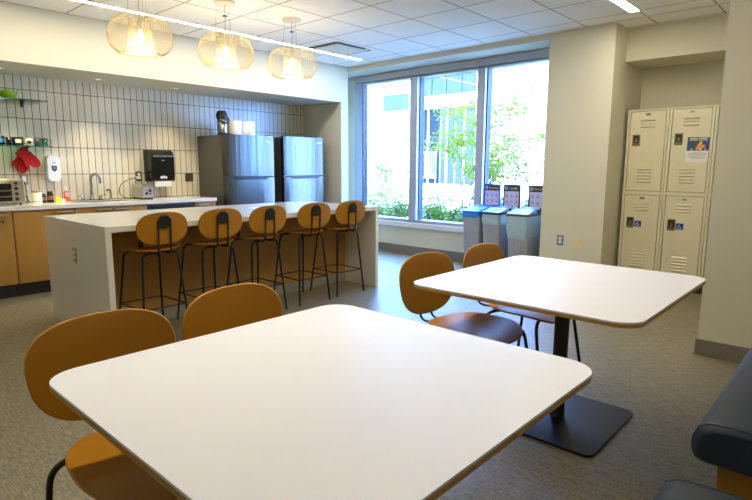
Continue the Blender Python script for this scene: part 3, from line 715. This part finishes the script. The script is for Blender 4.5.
# ------------------------------------------------------------------ seating
def seat_shape(w_, d_):
    def out(th):
        u, v = sup(th, w_/2, d_/2, 2.7)
        return (u*(1+0.05*(v/(d_/2))), v)
    def bend(u, v):       # v>0 towards the front edge: soft waterfall; sides dished
        a = v/(d_/2); return 0.020*(u/(w_/2))**2 - 0.030*max(0, a-0.25)**2*1.6 + 0.012*max(0, -a)**2
    return out, bend
def make_seat_furniture(name, lab, cat, group, zs, sw, sd, bw, bh, bz, by, taper, foot, legz, rear, front, hub_z, rod, rest=None, lean=0.10):
    """local frame: person faces +Y; origin on the floor under the seat centre"""
    e = empty(name, lab, cat, (0,0,0), 0, group)
    out, bend = seat_shape(sw, sd)
    shell(out, bend, 0.011, lambda u, v, w_: (u, v, zs+w_-.011), m=M['ochre'], edge=M['ochre']).build('seat', None, e)
    def bo(th):
        u, v = sup(th, bw/2, bh/2, 2.6); return (u*(1+taper*(v/(bh/2))), v)
    def bb(u, v): return 0.16*u*u/0.05*0.05*1.6
    shell(bo, bb, 0.011, lambda u, v, w_: (u, by-lean*v+w_-.0055, bz+v), m=M['ochre'], edge=M['ochre_dark']).build('backrest', None, e)
    # back support: two rods joined over the top by the hub, bending forward under the seat
    yb = by-.016
    mb = MB()
    hy = yb-lean*(hub_z-bz)
    ys = -sd/2+.03
    pts = [(-rod, ys+.10, zs-.022), (-rod, yb+lean*(bz-zs)*.6, zs-.024), (-rod, hy, hub_z)]
    arc = [(-rod*math.cos(t), hy-lean*rod*math.sin(t), hub_z+rod*math.sin(t)) for t in [k*PI/8 for k in range(1, 8)]]
    P = fillet(pts, .05)+[Vector(a) for a in arc]+list(reversed([Vector((-q.x, q.y, q.z)) for q in fillet(pts, .05)]))
    mb.tube(P, 0.0075, n=8, m=M['black']); sup_ = mb.build('back_support', None, e)
    mb = MB(); mb.lathe([(0.0, -.012), (rod*1.02, -.010), (rod*1.05, 0), (rod*1.02, .012)], n=28, m=M['black'], T=lambda p: (p[0], hy+.004-p[2]*.8-lean*p[1], hub_z+p[1])); mb.build('hub', None, sup_)
    # legs
    r = 0.0105 if zs < .6 else 0.0095
    for sx in (-1, 1):
        for (fy, ty, k) in ((rear[0], rear[1], -1), (front[0], front[1], 1)):
            mb = MB()
            mb.tube(fillet([(sx*.06, ty*.75, legz), (sx*(foot-rear[2]), ty, legz-.002), (sx*foot, fy, 0.0)], .075, 8), r, n=10, m=M['black'])
            mb.build('leg', None, e)
    if rest:
        zr = rest; mb = MB()
        def at(sx, ty, fy):
            t = 1-zr/legz; return (sx*((foot-rear[2])*(1-t)+foot*t), ty*(1-t)+fy*t, zr)
        P = [at(-1, rear[1], rear[0]), at(1, rear[1], rear[0]), at(1, front[1], front[0]), at(-1, front[1], front[0])]
        for i in range(4): mb.tube([P[i], P[(i+1) % 4]], .0065, n=8, m=M['black'])
        mb.build('footrest', None, e)
    return e
stool0 = make_seat_furniture('bar_stool', '', 'bar stool', 'bar stools along the island', .695, .40, .38, .415, .262, .873, -.20, .02, None, .675, (-.19, -.135, .055), (.235, .15), .925, .052, rest=.25) if False else None
stool0 = make_seat_furniture('bar_stool', 'ochre bar stool nearest the left end of the island', 'bar stool', 'bar stools along the island',
    700e-3, .42, .39, .415, .252, .876, -.215, .02, .195, .675, (-.20, -.145, .05), (.235, .15), .925, .050, rest=.25)
sx_ = [1.91, 2.42, 2.90, 3.46, 3.965]
labs = ['ochre bar stool at the left end of the island, first in the row', 'ochre bar stool second from the left along the island', 'middle one of the five ochre bar stools at the island', 'ochre bar stool fourth from the left along the island', 'ochre bar stool at the right end of the island nearest the window']
rots = [0.04, 0.02, 0.03, -0.02, -0.03]
for i in range(5):
    s_ = stool0 if i == 0 else dup(stool0)
    s_.location = (sx_[i]+.03, 4.185, 0); s_.rotation_euler = (0, 0, rots[i]); s_['label'] = labs[i]
chair0 = make_seat_furniture('dining_chair', 'ochre shell chair at the far left corner of the near table', 'chair', 'ochre chairs at the white tables',
    .445, .47, .50, .505, .370, .645, -.365, .085, .275, .432, (-.235, -.18, .03), (.24, .17), .70, .050, lean=.12)
chs = [((.712, 1.61), PI-.04, 'ochre shell chair at the far left corner of the near table, seat edge in view'),
       ((1.298, 1.65), PI+.02, 'ochre shell chair behind the near table with only its backrest showing'),
       ((2.59, 1.59), PI-.07, 'ochre shell chair at the left corner of the far table'),
       ((3.18, 1.54), PI-.04, 'ochre shell chair behind the far table, closest to the bins')]
for i, ((x, y), rz, lab) in enumerate(chs):
    s_ = chair0 if i == 0 else dup(chair0)
    s_.location = (x, y, 0); s_.rotation_euler = (0, 0, rz); s_['label'] = lab

def table(x0, y0, x1, y1, z, bx, by, lab, r=.10):
    cx, cy = (x0+x1)/2, (y0+y1)/2
    e = empty('cafe_table', lab, 'table', (bx, by, 0), 0, 'white pedestal tables')
    o = rrect(x0-bx, y0-by, x1-bx, y1-by, r, 12)
    mb = MB(); mb.prism(o, z-.007, z, M['laminate'], side=M['laminate']); mb.build('tabletop', None, e)
    mb = MB(); mb.prism(o, z-.022, z-.007, M['ply'], side=M['ply']); mb.build('plywood_core', None, e)
    mb = MB(); mb.prism(rrect(-.325, -.31, .32, .32, .045, 8), 0.0, .012, M['basem']); mb.build('base_plate', None, e, .003)
    mb = MB(); mb.lathe([(.042, .012), (.038, .016), (.038, z-.04)], n=28, m=M['black']); mb.build('column', None, e)
    mb = MB(); mb.box((-.2, -.2, z-.038), (.2, .2, z-.022), M['black']); mb.build('mounting_plate', None, e)
    return e
table(2.125, .595, 3.365, 1.72, .757, 2.735, 1.14, 'white square-topped pedestal table further back near the lockers')
table(.438, .538, 1.605, 1.688, .757, 1.03, 1.11, 'white pedestal table in the foreground filling the bottom of the photo')

# upholstered benches
def bench(x0, x1, y1, lab):
    e = empty('upholstered_bench', lab, 'bench', ((x0+x1)/2, y1-.28, 0), 0, 'navy benches beside the tables')
    hw = (x1-x0)/2
    # seat cushion with a big soft front edge, swept along X
    prof = [(-.29, .30), (.24, .30), (.268, .312), (.28, .345), (.279, .39), (.262, .43), (.23, .449), (.17, .456), (-.29, .456)]
    n = len(prof); mb = MB(); xs = [-hw, -hw+.006, -hw+.02, -hw+.05, hw-.05, hw-.02, hw-.006, hw]; ins = [.022, .010, .003, 0, 0, .003, .010, .022]
    vs = []
    for x, q in zip(xs, ins):
        for (y, z) in prof: vs.append((x, y-(q if y > 0 else 0), z-(q if z > .38 else -q*.5)))
    fs = [(j*n+k, j*n+(k+1) % n, (j+1)*n+(k+1) % n, (j+1)*n+k) for j in range(len(xs)-1) for k in range(n)]
    mb.add(vs, fs, M['vinyl'], True); mb.add(vs[:n], [tuple(range(n))], M['vinyl']); mb.add(vs[-n:], [tuple(range(n))], M['vinyl'])
    cu = mb.build('seat_cushion', None, e)
    for xx, q in ((-hw+.02, .003), (hw-.02, .003)):
        mb = MB(); mb.tube([(xx, y-(q if y > 0 else 0)+(.001 if y > 0 else 0), z-(q if z > .38 else 0)+.001) for (y, z) in prof[1:]], .0022, m=M['vseam'], n=6); mb.build('piping', None, cu)
    mb = MB(); mb.box((-hw+.08, -.28, .10), (hw-.08, .20, .295), M['oak']); mb.build('wood_base', None, e, .003)
    for sx in (-1, 1):
        mb = MB(); mb.box((sx*(hw-.14)-.03, -.25, 0), (sx*(hw-.14)+.03, .17, .10), M['black']); mb.build('foot', None, e)
        mb = MB(); mb.box((sx*(hw-.07)-.012, -.06, .27), (sx*(hw-.07)+.012, .02, .297), M['black']); mb.build('link_bracket', None, e)
    return e
bench(2.12, 3.46, .385, 'navy vinyl bench with wood base at the right edge of the photo')
bench(.35, 1.70, .375, 'navy vinyl bench whose rounded top just shows at the bottom right corner')

# ------------------------------------------------------------------ lockers
def locker_unit(y1, y0, lab, nums, isa, poster):
    e = empty('locker_unit', lab, 'locker', (6.53, (y0+y1)/2, 0), 0, 'beige lockers in the alcove')
    h = (y1-y0)/2
    mb = MB()
    mb.box((0.03, -h+.001, .10), (.47, h-.001, 1.985), M['locker']); mb.box((0.024, -h+.02, .12), (.03, h-.02, 1.97), M['lock_shade'])  # darker sheet behind the doors paints the shade in their gaps
    mb.box((0, -h+.001, .10), (.03, -h+.026, 1.985), M['locker']); mb.box((0, h-.026, .10), (.03, h-.001, 1.985), M['locker'])
    for a, b in ((1.965, 1.985), (1.045, 1.085), (.10, .125)): mb.box((0, -h+.026, a), (.03, h-.026, b), M['locker'])
    mb.build('body', None, e, .002)
    mb = MB(); mb.box((.03, -h+.001, 0), (.45, h-.001, .10), M['kick']); mb.build('plinth', None, e)
    for k, (z0, z1) in enumerate(((1.088, 1.962), (.128, 1.042))):
        mb = MB(); mb.box((.004, -h+.032, z0+.003), (.02, h-.032, z1-.003), M['locker'])
        # louvres: pressed slats, top three and bottom five, with a painted shadow line under each
        for zz in [z1-.10-.035*i for i in range(3)]+[z0+.10+.035*i for i in range(5)]:
            mb.prism([(0, .0), (.012, .0), (.0, .016)], -.075, .075, M['locker'], T=lambda p, zz=zz: (.004-p[0], p[2], zz+p[1])); mb.box((.0032, -.072, zz-.005), (.0045, .072, zz), M['lock_shade'])
        d = mb.build('door', None, e, .002)
        zl = z0+.56 if k == 0 else z0+.60
        T = lambda p: (.004-p[2], -p[0]+h-.105, p[1]+zl)
        mb = MB(); mb.prism(rrect(-.040, -.062, .040, .062, .008, 4), 0, .006, M['latch'], T=T); lt = mb.build('latch', None, d, .002)
        mb = MB(); mb.prism(rrect(-.028, -.03, .028, .050, .004, 3), .006, .0075, M['latchd'], T=T); mb.build('latch_recess', None, d)
        mb = MB(); mb.prism(rrect(-.010, -.022, .014, .020, .003, 3), .0075, .014, M['latch'], T=T); mb.build('latch_lever', None, d)
        T2 = lambda p: (.004-p[2], -p[0]-.0, p[1]+z1-.035)
        lit = (k == 0 and poster)
        mb = MB(); mb.prism(rrect(-.026, -.012, .026, .012, .002, 2), 0, .002, M['handle' if poster else 'outlet'], T=T2); np_ = mb.build('number_plate', None, d)
        text_obj('number', nums[k], .024, M['latchd'], d, (.0015, 0, z1-.035), FACE_NX)
        if isa and k == 1:
            T3 = lambda p: (.004-p[2], -p[0]+h-.188, p[1]+zl-.012)
            mb = MB(); mb.prism(rrect(-.036, -.034, .036, .034, .003, 3), 0, .001, M['isa'], T=T3); st = mb.build('accessible_sticker', None, d)
            mb = MB()
            q = lambda x, y: (.0025, -x+h-.188, y+zl-.012)
            mb.tube([q(-.004+.017*math.cos(t), -.008+.017*math.sin(t)) for t in [math.radians(120+20*i) for i in range(12)]], .0022, m=M['print'], n=5)
            mb.tube([q(-.006, .014), q(-.005, -.002), q(.008, -.002), q(.013, -.018), q(.020, -.016)], .0028, m=M['print'], n=5)
            mb.lathe([(0, 0), (.0045, 0), (.0045, .002), (0, .002)], n=12, m=M['print'], T=lambda p: (.0025-p[2], -(-.006)+h-.188+p[0], .022+zl-.012+p[1]))
            mb.build('wheelchair_symbol', None, d)
    if poster:
        T = lambda p: (-p[2], -p[0]-.075, p[1]+1.535)
        pe = empty('flyer', 'printed flyer with blue top half taped to the upper right locker door', 'flyer', (6.53+.003, (y0+y1)/2, 0))
        mb = MB(); mb.prism([(-.105, -.125), (.105, -.130), (.112, .130), (-.098, .135)], 0, .001, M['posterw'], T=T); mb.build('sheet', None, pe)
        mb = MB(); mb.prism([(-.098, -.010), (.106, -.010), (.112, .127), (-.096, .132)], .001, .0016, M['posterb'], T=T); mb.build('picture', None, pe)
        mb = MB(); rnd = random.Random(3)
        for i in range(14):
            if i in (6,): continue
            mb.prism(rrect(-.072+i*.0115, .108, -.063+i*.0115, .119, .001, 1), .0016, .002, M['print'], T=T)
        mb.build('headline', None, pe)
        mb = MB()
        for i in range(16): mb.prism(rrect(-.082+i*.0110, .092, -.074+i*.0110, .101, .001, 1), .0016, .002, M['pyel'], T=T)
        mb.build('subheading', None, pe)
        mb = MB()
        for (x, y, r_, m_) in ((.02, .045, .022, 'porg'), (.055, .035, .018, 'porg'), (.03, .07, .014, 'pyel'), (-.02, .06, .012, 'pgreen'), (-.035, .02, .02, 'pgreen'), (0, .015, .018, 'porg'), (.03, .008, .014, 'cream'), (-.05, .005, .012, 'pyel'), (.075, .003, .008, 'pyel')):
            mb.prism([(x+r_*math.cos(t), y+r_*math.sin(t)) for t in [2*PI*k/14 for k in range(14)]], .0016, .002+.0001*r_*50, M[m_], T=T)
        mb.build('fruit_picture', None, pe)
        mb = MB()
        for i, wd_ in enumerate((.05, .09, .085, .09, .075, .06)): mb.prism(rrect(-wd_+.005, -.028-i*.013, wd_-.0, -.024-i*.013, .001, 1), .001, .0014, M['ptext'], T=T)
        mb.build('body_text', None, pe)
    return e
locker_unit(2.10, 1.675, 'beige two-tier locker column on the left beside the column wall', ('182', '183'), True, False)
locker_unit(1.672, 1.247, 'beige two-tier locker column on the right with a flyer on its upper door', ('184', '185'), True, True)
locker_unit(1.244, .835, 'beige two-tier locker column furthest right, mostly hidden by the wall corner', ('186', '187'), False, False)

# ------------------------------------------------------------------ bins
def bin_(yc, wd, mrim, mlid, mliner, drop, word, lab, wide=1.0):
    e = empty('recycling_bin', lab, 'bin', (5.99, yc, 0), 0, 'slim bins in front of the window')
    hw = wd/2
    def taper(z, k): return (.03*(1-k)+0*k, hw*(.80+.20*k), .50+.03*k)
    mb = MB()
    vs = []; n = 0
    for k, z in ((0, .0), (.5, .37), (1, .745)):
        x0 = .045*(1-k); x1 = .535-.045*(1-k); h_ = hw*(.80+.14*k)
        o = rrect(x0, -h_, x1, h_, .03, 4); n = len(o); vs += [(p[0], p[1], z) for p in o]
    fs = [(j*n+i, j*n+(i+1) % n, (j+1)*n+(i+1) % n, (j+1)*n+i) for j in range(2) for i in range(n)]
    mb.add(vs, fs, M['bin'], True); mb.add(vs[:n], [tuple(range(n))], M['bin'])
    for j in (-1, 1): mb.box((-.004+.02, j*hw*.35-.012, .05), (.03, j*hw*.35+.012, .60), M['bin'])
    mb.build('body', None, e)
    # liner folded over the rim
    mb = MB(); vs = []; rnd = random.Random(int(yc*100)); N_ = 64
    o = rrect(-.004, -hw*.97, .539, hw*.97, .035, 15); N_ = len(o)
    dr = [drop*(0.75+.25*math.sin(i*.35+yc)+rnd.uniform(-.06, .06)) for i in range(N_)]
    for s_ in range(6):
        t = s_/5
        for i, p in enumerate(o):
            wob = .006*math.sin(i*1.9+s_)+rnd.uniform(-.002, .002)
            cx_, cy_ = .2675, 0; dx, dy = p[0]-cx_, p[1]-cy_; L_ = math.hypot(dx, dy)
            vs.append((p[0]+dx/L_*(wob*t+.003), p[1]+dy/L_*(wob*t+.003), .757-t*dr[i]))
    mb.add(vs, [(j*N_+i, j*N_+(i+1) % N_, (j+1)*N_+(i+1) % N_, (j+1)*N_+i) for j in range(5) for i in range(N_)], mliner, True)
    mb.build('liner', None, e)
    # rim
    o = rrect(-.014, -hw, .55, hw, .03, 5)
    mb = MB(); mb.prism(o, .757, .785, mrim); lid = mb.build('rim', None, e, .004)
    # sloped lid panels with a mail slot hood
    mb = MB(); mb.prism([(-.005, .785), (.20, .830), (.23, .832), (.23, .785)], -hw*.92, hw*.92, mlid, T=lambda p: (p[0], p[2], p[1])); mb.build('lid_front', None, e, .005)
    mb = MB(); mb.prism([(.30, .785), (.30, .825), (.36, .850), (.50, .815), (.53, .785)], -hw*.92, hw*.92, mrim, T=lambda p: (p[0], p[2], p[1])); mb.build('lid_hood', None, e, .008)
    # sign board
    T = lambda p: (.535-p[2], -p[0], p[1])
    mb = MB(); mb.prism(rrect(-.125, .785, .125, 1.120, .022, 5), 0, .010, mrim, T=T); sb = mb.build('sign_board', None, e, .002)
    mb = MB(); mb.prism(rrect(-.104, 1.035, .104, 1.098, .006, 3), .010, .0115, M['signhead'], T=T); mb.build('sign_header', None, sb)
    mb = MB(); mb.prism(rrect(-.104, .835, .104, 1.030, .003, 3), .010, .0115, M['signw'], T=T); mb.build('sign_panel', None, sb)
    text_obj('sign_word', word, .040, M['sy'], sb, (.535-.0125, -.022, 1.068), FACE_NX, .0006, sx=.95)
    mb = MB(); mb.tube([(.535-.0128, .083+.017*math.cos(t), 1.07+.017*math.sin(t)) for t in [2*PI*k/14 for k in range(14)]], .0035, m=M['print'], n=5, closed=True); mb.build('sign_symbol', None, sb)
    mb = MB()
    for i in range(3):
        for j in range(2):
            cx_, cz_ = -.07+i*.07, .885+j*.08
            mb.prism([(cx_+.013*math.cos(t)*(1+.3*math.sin(3*t+i)), cz_+.013*math.sin(t)*(1+.3*math.cos(2*t+j))) for t in [2*PI*k/10 for k in range(10)]], .0115, .0122, M['signt'], T=T)
            mb.prism(rrect(cx_-.02, cz_+.020, cx_+.02, cz_+.024, .001, 1), .0115, .0122, M['signt'], T=T)
    mb.build('sign_pictures', None, sb)
    return e
bin_(3.79, .275, M['binblue'], M['lidblue'], M['liner_b'], .06, 'Recycling', 'grey slim bin with a blue rim and Recycling sign, leftmost at the window')
bin_(3.495, .275, M['binblack'], M['lidgrey'], M['liner_w'], .13, 'Landfill', 'grey slim bin with a black rim and Landfill sign, middle of three')
bin_(3.13, .30, M['binbrown'], M['lidgrey'], M['liner_w'], .27, 'Compost', 'grey slim bin with a brown rim and Compost sign, partly behind the column')

# ------------------------------------------------------------------ pendants
def pendant(x, lab):
    y = 4.60; zc = 2.405
    e = empty('pendant_lamp', lab, 'pendant lamp', (x, y, zc), 0, 'wire pendant lamps over the island')
    RX, HZ, ri = .252, .145, .085
    # outer ribs: one closed squashed cage
    mb = MB(); nr = 66
    for k in range(nr):
        a = 2*PI*k/nr; pts = []
        for j in range(19):
            t = -0.40*PI+j*(0.86*PI)/18
            rr = ri+.01+(RX-ri-.01)*abs(math.cos(t))**0.75
            pts.append((rr*math.cos(a+.10*math.sin(t)), rr*math.sin(a+.10*math.sin(t)), HZ*math.sin(t)/math.sin(.46*PI)))
        mb.tube(pts, .0021, n=4, m=M['wire'], caps=False)
    mb.build('outer_cage', None, e)
    mb = MB(); nr = 40
    for k in range(nr):
        a = 2*PI*k/nr
        mb.tube([(ri*math.cos(a), ri*math.sin(a), HZ), (ri*math.cos(a), ri*math.sin(a), 0.0), (ri*1.15*math.cos(a), ri*1.15*math.sin(a), -.07), (ri*1.55*math.cos(a), ri*1.55*math.sin(a), -HZ+.012)], .0016, n=4, m=M['wire'], caps=False)
    mb.build('inner_cage', None, e)
    for r_, z_ in ((ri+.012, HZ), (ri*1.62, -HZ+.010)):
        mb = MB(); mb.tube([(r_*math.cos(2*PI*k/40), r_*math.sin(2*PI*k/40), z_) for k in range(40)], .004, n=6, m=M['wire'], closed=True); mb.build('ring', None, e)
    mb = MB(); mb.lathe([(0, -.045), (.018, -.040), (.030, -.020), (.030, .0), (.018, .03), (.014, .05)], n=20, m=M['bulb']); mb.build('bulb', None, e)
    pl = bpy.data.lights.new('bulb_light', 'POINT'); pl.energy = 4.5; pl.color = (1.0, 0.84, 0.60); pl.shadow_soft_size = .035
    po = bpy.data.objects.new('bulb_light', pl); C.objects.link(po); po.parent = e; po.location = (0, 0, -.075)
    mb = MB(); mb.lathe([(.0, -HZ+.020), (ri*1.40, -HZ+.020)], n=36, m=M['diff'], caps=False); mb.build('diffuser', None, e)
    mb = MB(); mb.lathe([(.016, .05), (.016, HZ+.01), (.004, HZ+.02)], n=16, m=M['canopy']); mb.build('socket', None, e)
    top = ZC-zc
    mb = MB(); mb.tube([(0, 0, HZ+.01), (0, 0, top-.02)], .0025, n=6, m=M['cable']); mb.build('cable', None, e)
    for k in range(3):
        a = 2*PI*k/3+.4
        mb = MB(); mb.tube([((ri+.01)*math.cos(a), (ri+.01)*math.sin(a), HZ), (.07*math.cos(a), .07*math.sin(a), top-.02)], .0011, n=5, m=M['cable']); mb.build('suspension_wire', None, e)
    mb = MB(); mb.lathe([(.092, top-.022), (.095, top-.018), (.095, top)], n=36, m=M['canopy']); mb.build('canopy', None, e)
    mb = MB(); mb.lathe([(.022, top-.13), (.022, top-.122)], n=16, m=M['dplate']); mb.build('cable_grip', None, e)
pendant(2.155, 'cream wire pendant lamp at the left, the largest looking of three')
pendant(2.965, 'cream wire pendant lamp in the middle of the three')
pendant(3.755, 'cream wire pendant lamp at the right, nearest the window')

# ------------------------------------------------------------------ outdoors
struct(box_obj('ground', (7.2, -12, -0.12), (40, 45, -0.02), M['pave']))
mb = MB(); mb.box((7.6, 2.0, -.02), (13.5, 16, -.001), M['soil']); tag(mb.build('planting_bed'), 'green planting bed outside the window', 'planting bed', kind='stuff')
# facade opposite
e = empty('building', 'pale modern building across the court with glass bands and fins', 'building', (20, 0, 0))
mb = MB()
mb.box((0.3, -12, -.1), (6, 40, 7.6), M['facade'])
mb.box((0, 9.0, 5.9+.35), (0.3, 40, 7.2), M['facade'])
mb.box((0, 12.6, 3.95), (0.3, 40, 4.45), M['facade'])
mb.box((0, -12, -.1), (0.3, 12.55, 7.6), M['facade'])
mb.box((0, 15.75, 0), (0.3, 40, 3.95), M['facade'])
mb.box((0, 12.6, -.1), (0.3, 15.75, .55), M['facade'])
mb.box((0, 16.1, 4.45), (0.3, 40, 6.3), M['facade'])
mb.build('wall', None, e)
for a, b in ((12.6, 13.35), (13.4, 14.15), (14.2, 14.95), (15.0, 16.1)):
    mb = MB(); mb.box((.18, a, 4.5), (.22, b, 6.25), M['fwin']); mb.box((.12, a, 5.3), (.18, b, 5.36), M['facade']); mb.build('window', None, e)
for a, b, m_ in ((14.55, 15.70, 'fwin_d'), (13.75, 14.45, 'fwin'), (12.7, 13.65, 'fwin')):
    mb = MB(); mb.box((.20, a, .6), (.24, b, 3.9), M[m_]); mb.box((.12, (a+b)/2-.03, .6), (.20, (a+b)/2+.03, 3.9), M['facade']); mb.build('window', None, e)
mb = MB(); mb.box((-.02, 16.15, 3.95), (.0, 17.7, 4.7), M['fwin']); mb.build('window', None, e)
mb = MB(); mb.box((-.03, 17.75, 4.05), (0, 18.5, 4.75), M['fin']); mb.build('window', None, e)
for y in (11.78, 11.24, 10.71, 10.24, 9.72, 9.2):
    mb = MB(); mb.box((-.12, y-.035, 2.9), (0, y+.035, 7.6), M['fin']); mb.build('fin', None, e)
for y in (11.9, 11.3, 10.7, 10.1):
    for z in (2.6, 3.1):
        mb = MB(); mb.box((-.05, y-.05, z), (0, y+.05, z+.09), M['fin']); mb.build('bracket', None, e)
# railing
e = empty('railing', 'white metal railing in front of the blue glass across the court', 'railing', (19.6, 14.9, 0))
mb = MB(); mb.box((-.02, -.65, 1.95), (.02, .65, 2.0), M['facade']); mb.box((-.02, -.65, .85), (.02, .65, .9), M['facade']); mb.build('rail', None, e)
for k in range(12):
    mb = MB(); y = -.63+k*.115; mb.box((-.012, y-.012, -.02 if k in (0, 6, 11) else .88), (.012, y+.012, 1.97), M['facade']); mb.build('baluster', None, e)
mb = MB(); mb.box((18.3, 16.6, -.02), (18.8, 18.4, .58), M['tan']); tag(mb.build('garden_wall', None, None, .02), 'low tan timber wall seen through the left window pane', 'wall')

def leaves(mb, pts, n, spread, size, rnd, m):
    for _ in range(n):
        c = Vector(rnd.choice(pts)); c += Vector((rnd.gauss(0, spread), rnd.gauss(0, spread), rnd.gauss(0, spread*.8)))
        if c.z < .03: c.z = .03+rnd.random()*.05
        a = Vector((rnd.uniform(-1, 1), rnd.uniform(-1, 1), rnd.uniform(-.6, .6))).normalized(); b = a.cross(Vector((rnd.uniform(-1, 1), rnd.uniform(-1, 1), rnd.uniform(-1, 1)))).normalized()
        s = size*rnd.uniform(.6, 1.3)
        mb.add([c-a*s, c+b*s*.45, c+a*s, c-b*s*.45], [(0, 1, 2, 3)], m)
def tree(x, y, h, spread, nl, lab, seed, lean=0):
    rnd = random.Random(seed); e = empty('young_tree', lab, 'tree', (x, y, 0), 0, 'young trees outside the window')
    mb = MB(); tips = []
    def branch(p, d, L_, r_, lev):
        pts = [p]; q = p.copy(); dd = d.copy()
        for k in range(5):
            dd = (dd+Vector((rnd.gauss(0, .12), rnd.gauss(0, .12), rnd.gauss(.03, .06)))).normalized(); q = q+dd*L_/5; pts.append(q.copy())
        mb.tube(pts, [max(.003, r_*(1-.7*i/5)) for i in range(6)], n=5, m=M['bark'])
        if lev >= 1: tips.extend([tuple(v) for v in pts[2:]])
        if lev < 3:
            for k in range(4 if lev else 5):
                i = rnd.randint(2, 5); a = rnd.uniform(0, 2*PI)
                nd = (dd*.75+Vector((math.cos(a), math.sin(a), rnd.uniform(.0, .5)))*spread).normalized()
                branch(pts[i], nd, L_*rnd.uniform(.45, .65), r_*.5, lev+1)
    for k in range(3):
        a = 2*PI*k/3+seed; branch(Vector((.05*math.cos(a), .05*math.sin(a), 0)), Vector((.22*math.cos(a), .22*math.sin(a)+lean, 1)).normalized(), h*.55, .022, 0)
    mb.build('trunk', None, e)
    lb = MB(); lb.keep = True; leaves(lb, tips, nl, .07, .052, rnd, M['leafa']); lb.build('foliage', None, e)
tree(9.6, 6.15, 3.1, .8, 2300, 'young multi-stem tree with light green leaves just outside the middle pane', 5, -.1)
tree(10.4, 5.0, 2.5, .8, 700, 'thin young tree seen through the right pane behind the first', 9)
tree(14.0, 12.2, 2.4, .8, 700, 'small distant young tree seen through the left pane', 12)
def shrub(x, y, r_, h, n, lab, seed):
    rnd = random.Random(seed); e = empty('shrub', lab, 'shrub', (x, y, 0), 0, 'hedge shrubs outside the window')
    mb = MB(); pts = []
    for k in range(9):
        a = rnd.uniform(0, 2*PI); q = (r_*.6*math.cos(a), r_*.6*math.sin(a), h*rnd.uniform(.5, .9)); mb.tube([(0, 0, 0), (q[0]*.4, q[1]*.4, q[2]*.6), q], [.010, .007, .003], n=5, m=M['bark'])
    mb.build('stems', None, e)
    for k in range(60):
        a = rnd.uniform(0, 2*PI); rr = r_*math.sqrt(rnd.random()); pts.append((rr*math.cos(a), rr*math.sin(a), h*(.15+.72*rnd.random())*(1-.25*(rr/r_)**2)))
    lb = MB(); lb.keep = True; leaves(lb, pts, n, .07, .035, rnd, M['leafb']); lb.build('foliage', None, e)
pls = ['low in front', 'behind']
rnd = random.Random(2)
ys = [3.4, 4.2, 5.0, 5.8, 6.6, 7.4, 8.2, 9.0, 9.8]
nm = ['first', 'second', 'third', 'fourth', 'fifth', 'sixth', 'seventh', 'eighth', 'ninth']
for i, y in enumerate(ys):
    shrub(8.9+rnd.uniform(-.2, .2), y, .33, (.95 if y < 5.4 else .72)+rnd.uniform(-.05, .05), 1500, nm[i]+' green shrub from the right in the hedge close to the window', 20+i)
for i in range(6):
    shrub(11.5+rnd.uniform(-.2, .2), 5.2+i*1.55, .60, .95+rnd.uniform(-.1, .1), 1100, nm[i]+' green shrub from the right in the rear hedge row', 40+i)
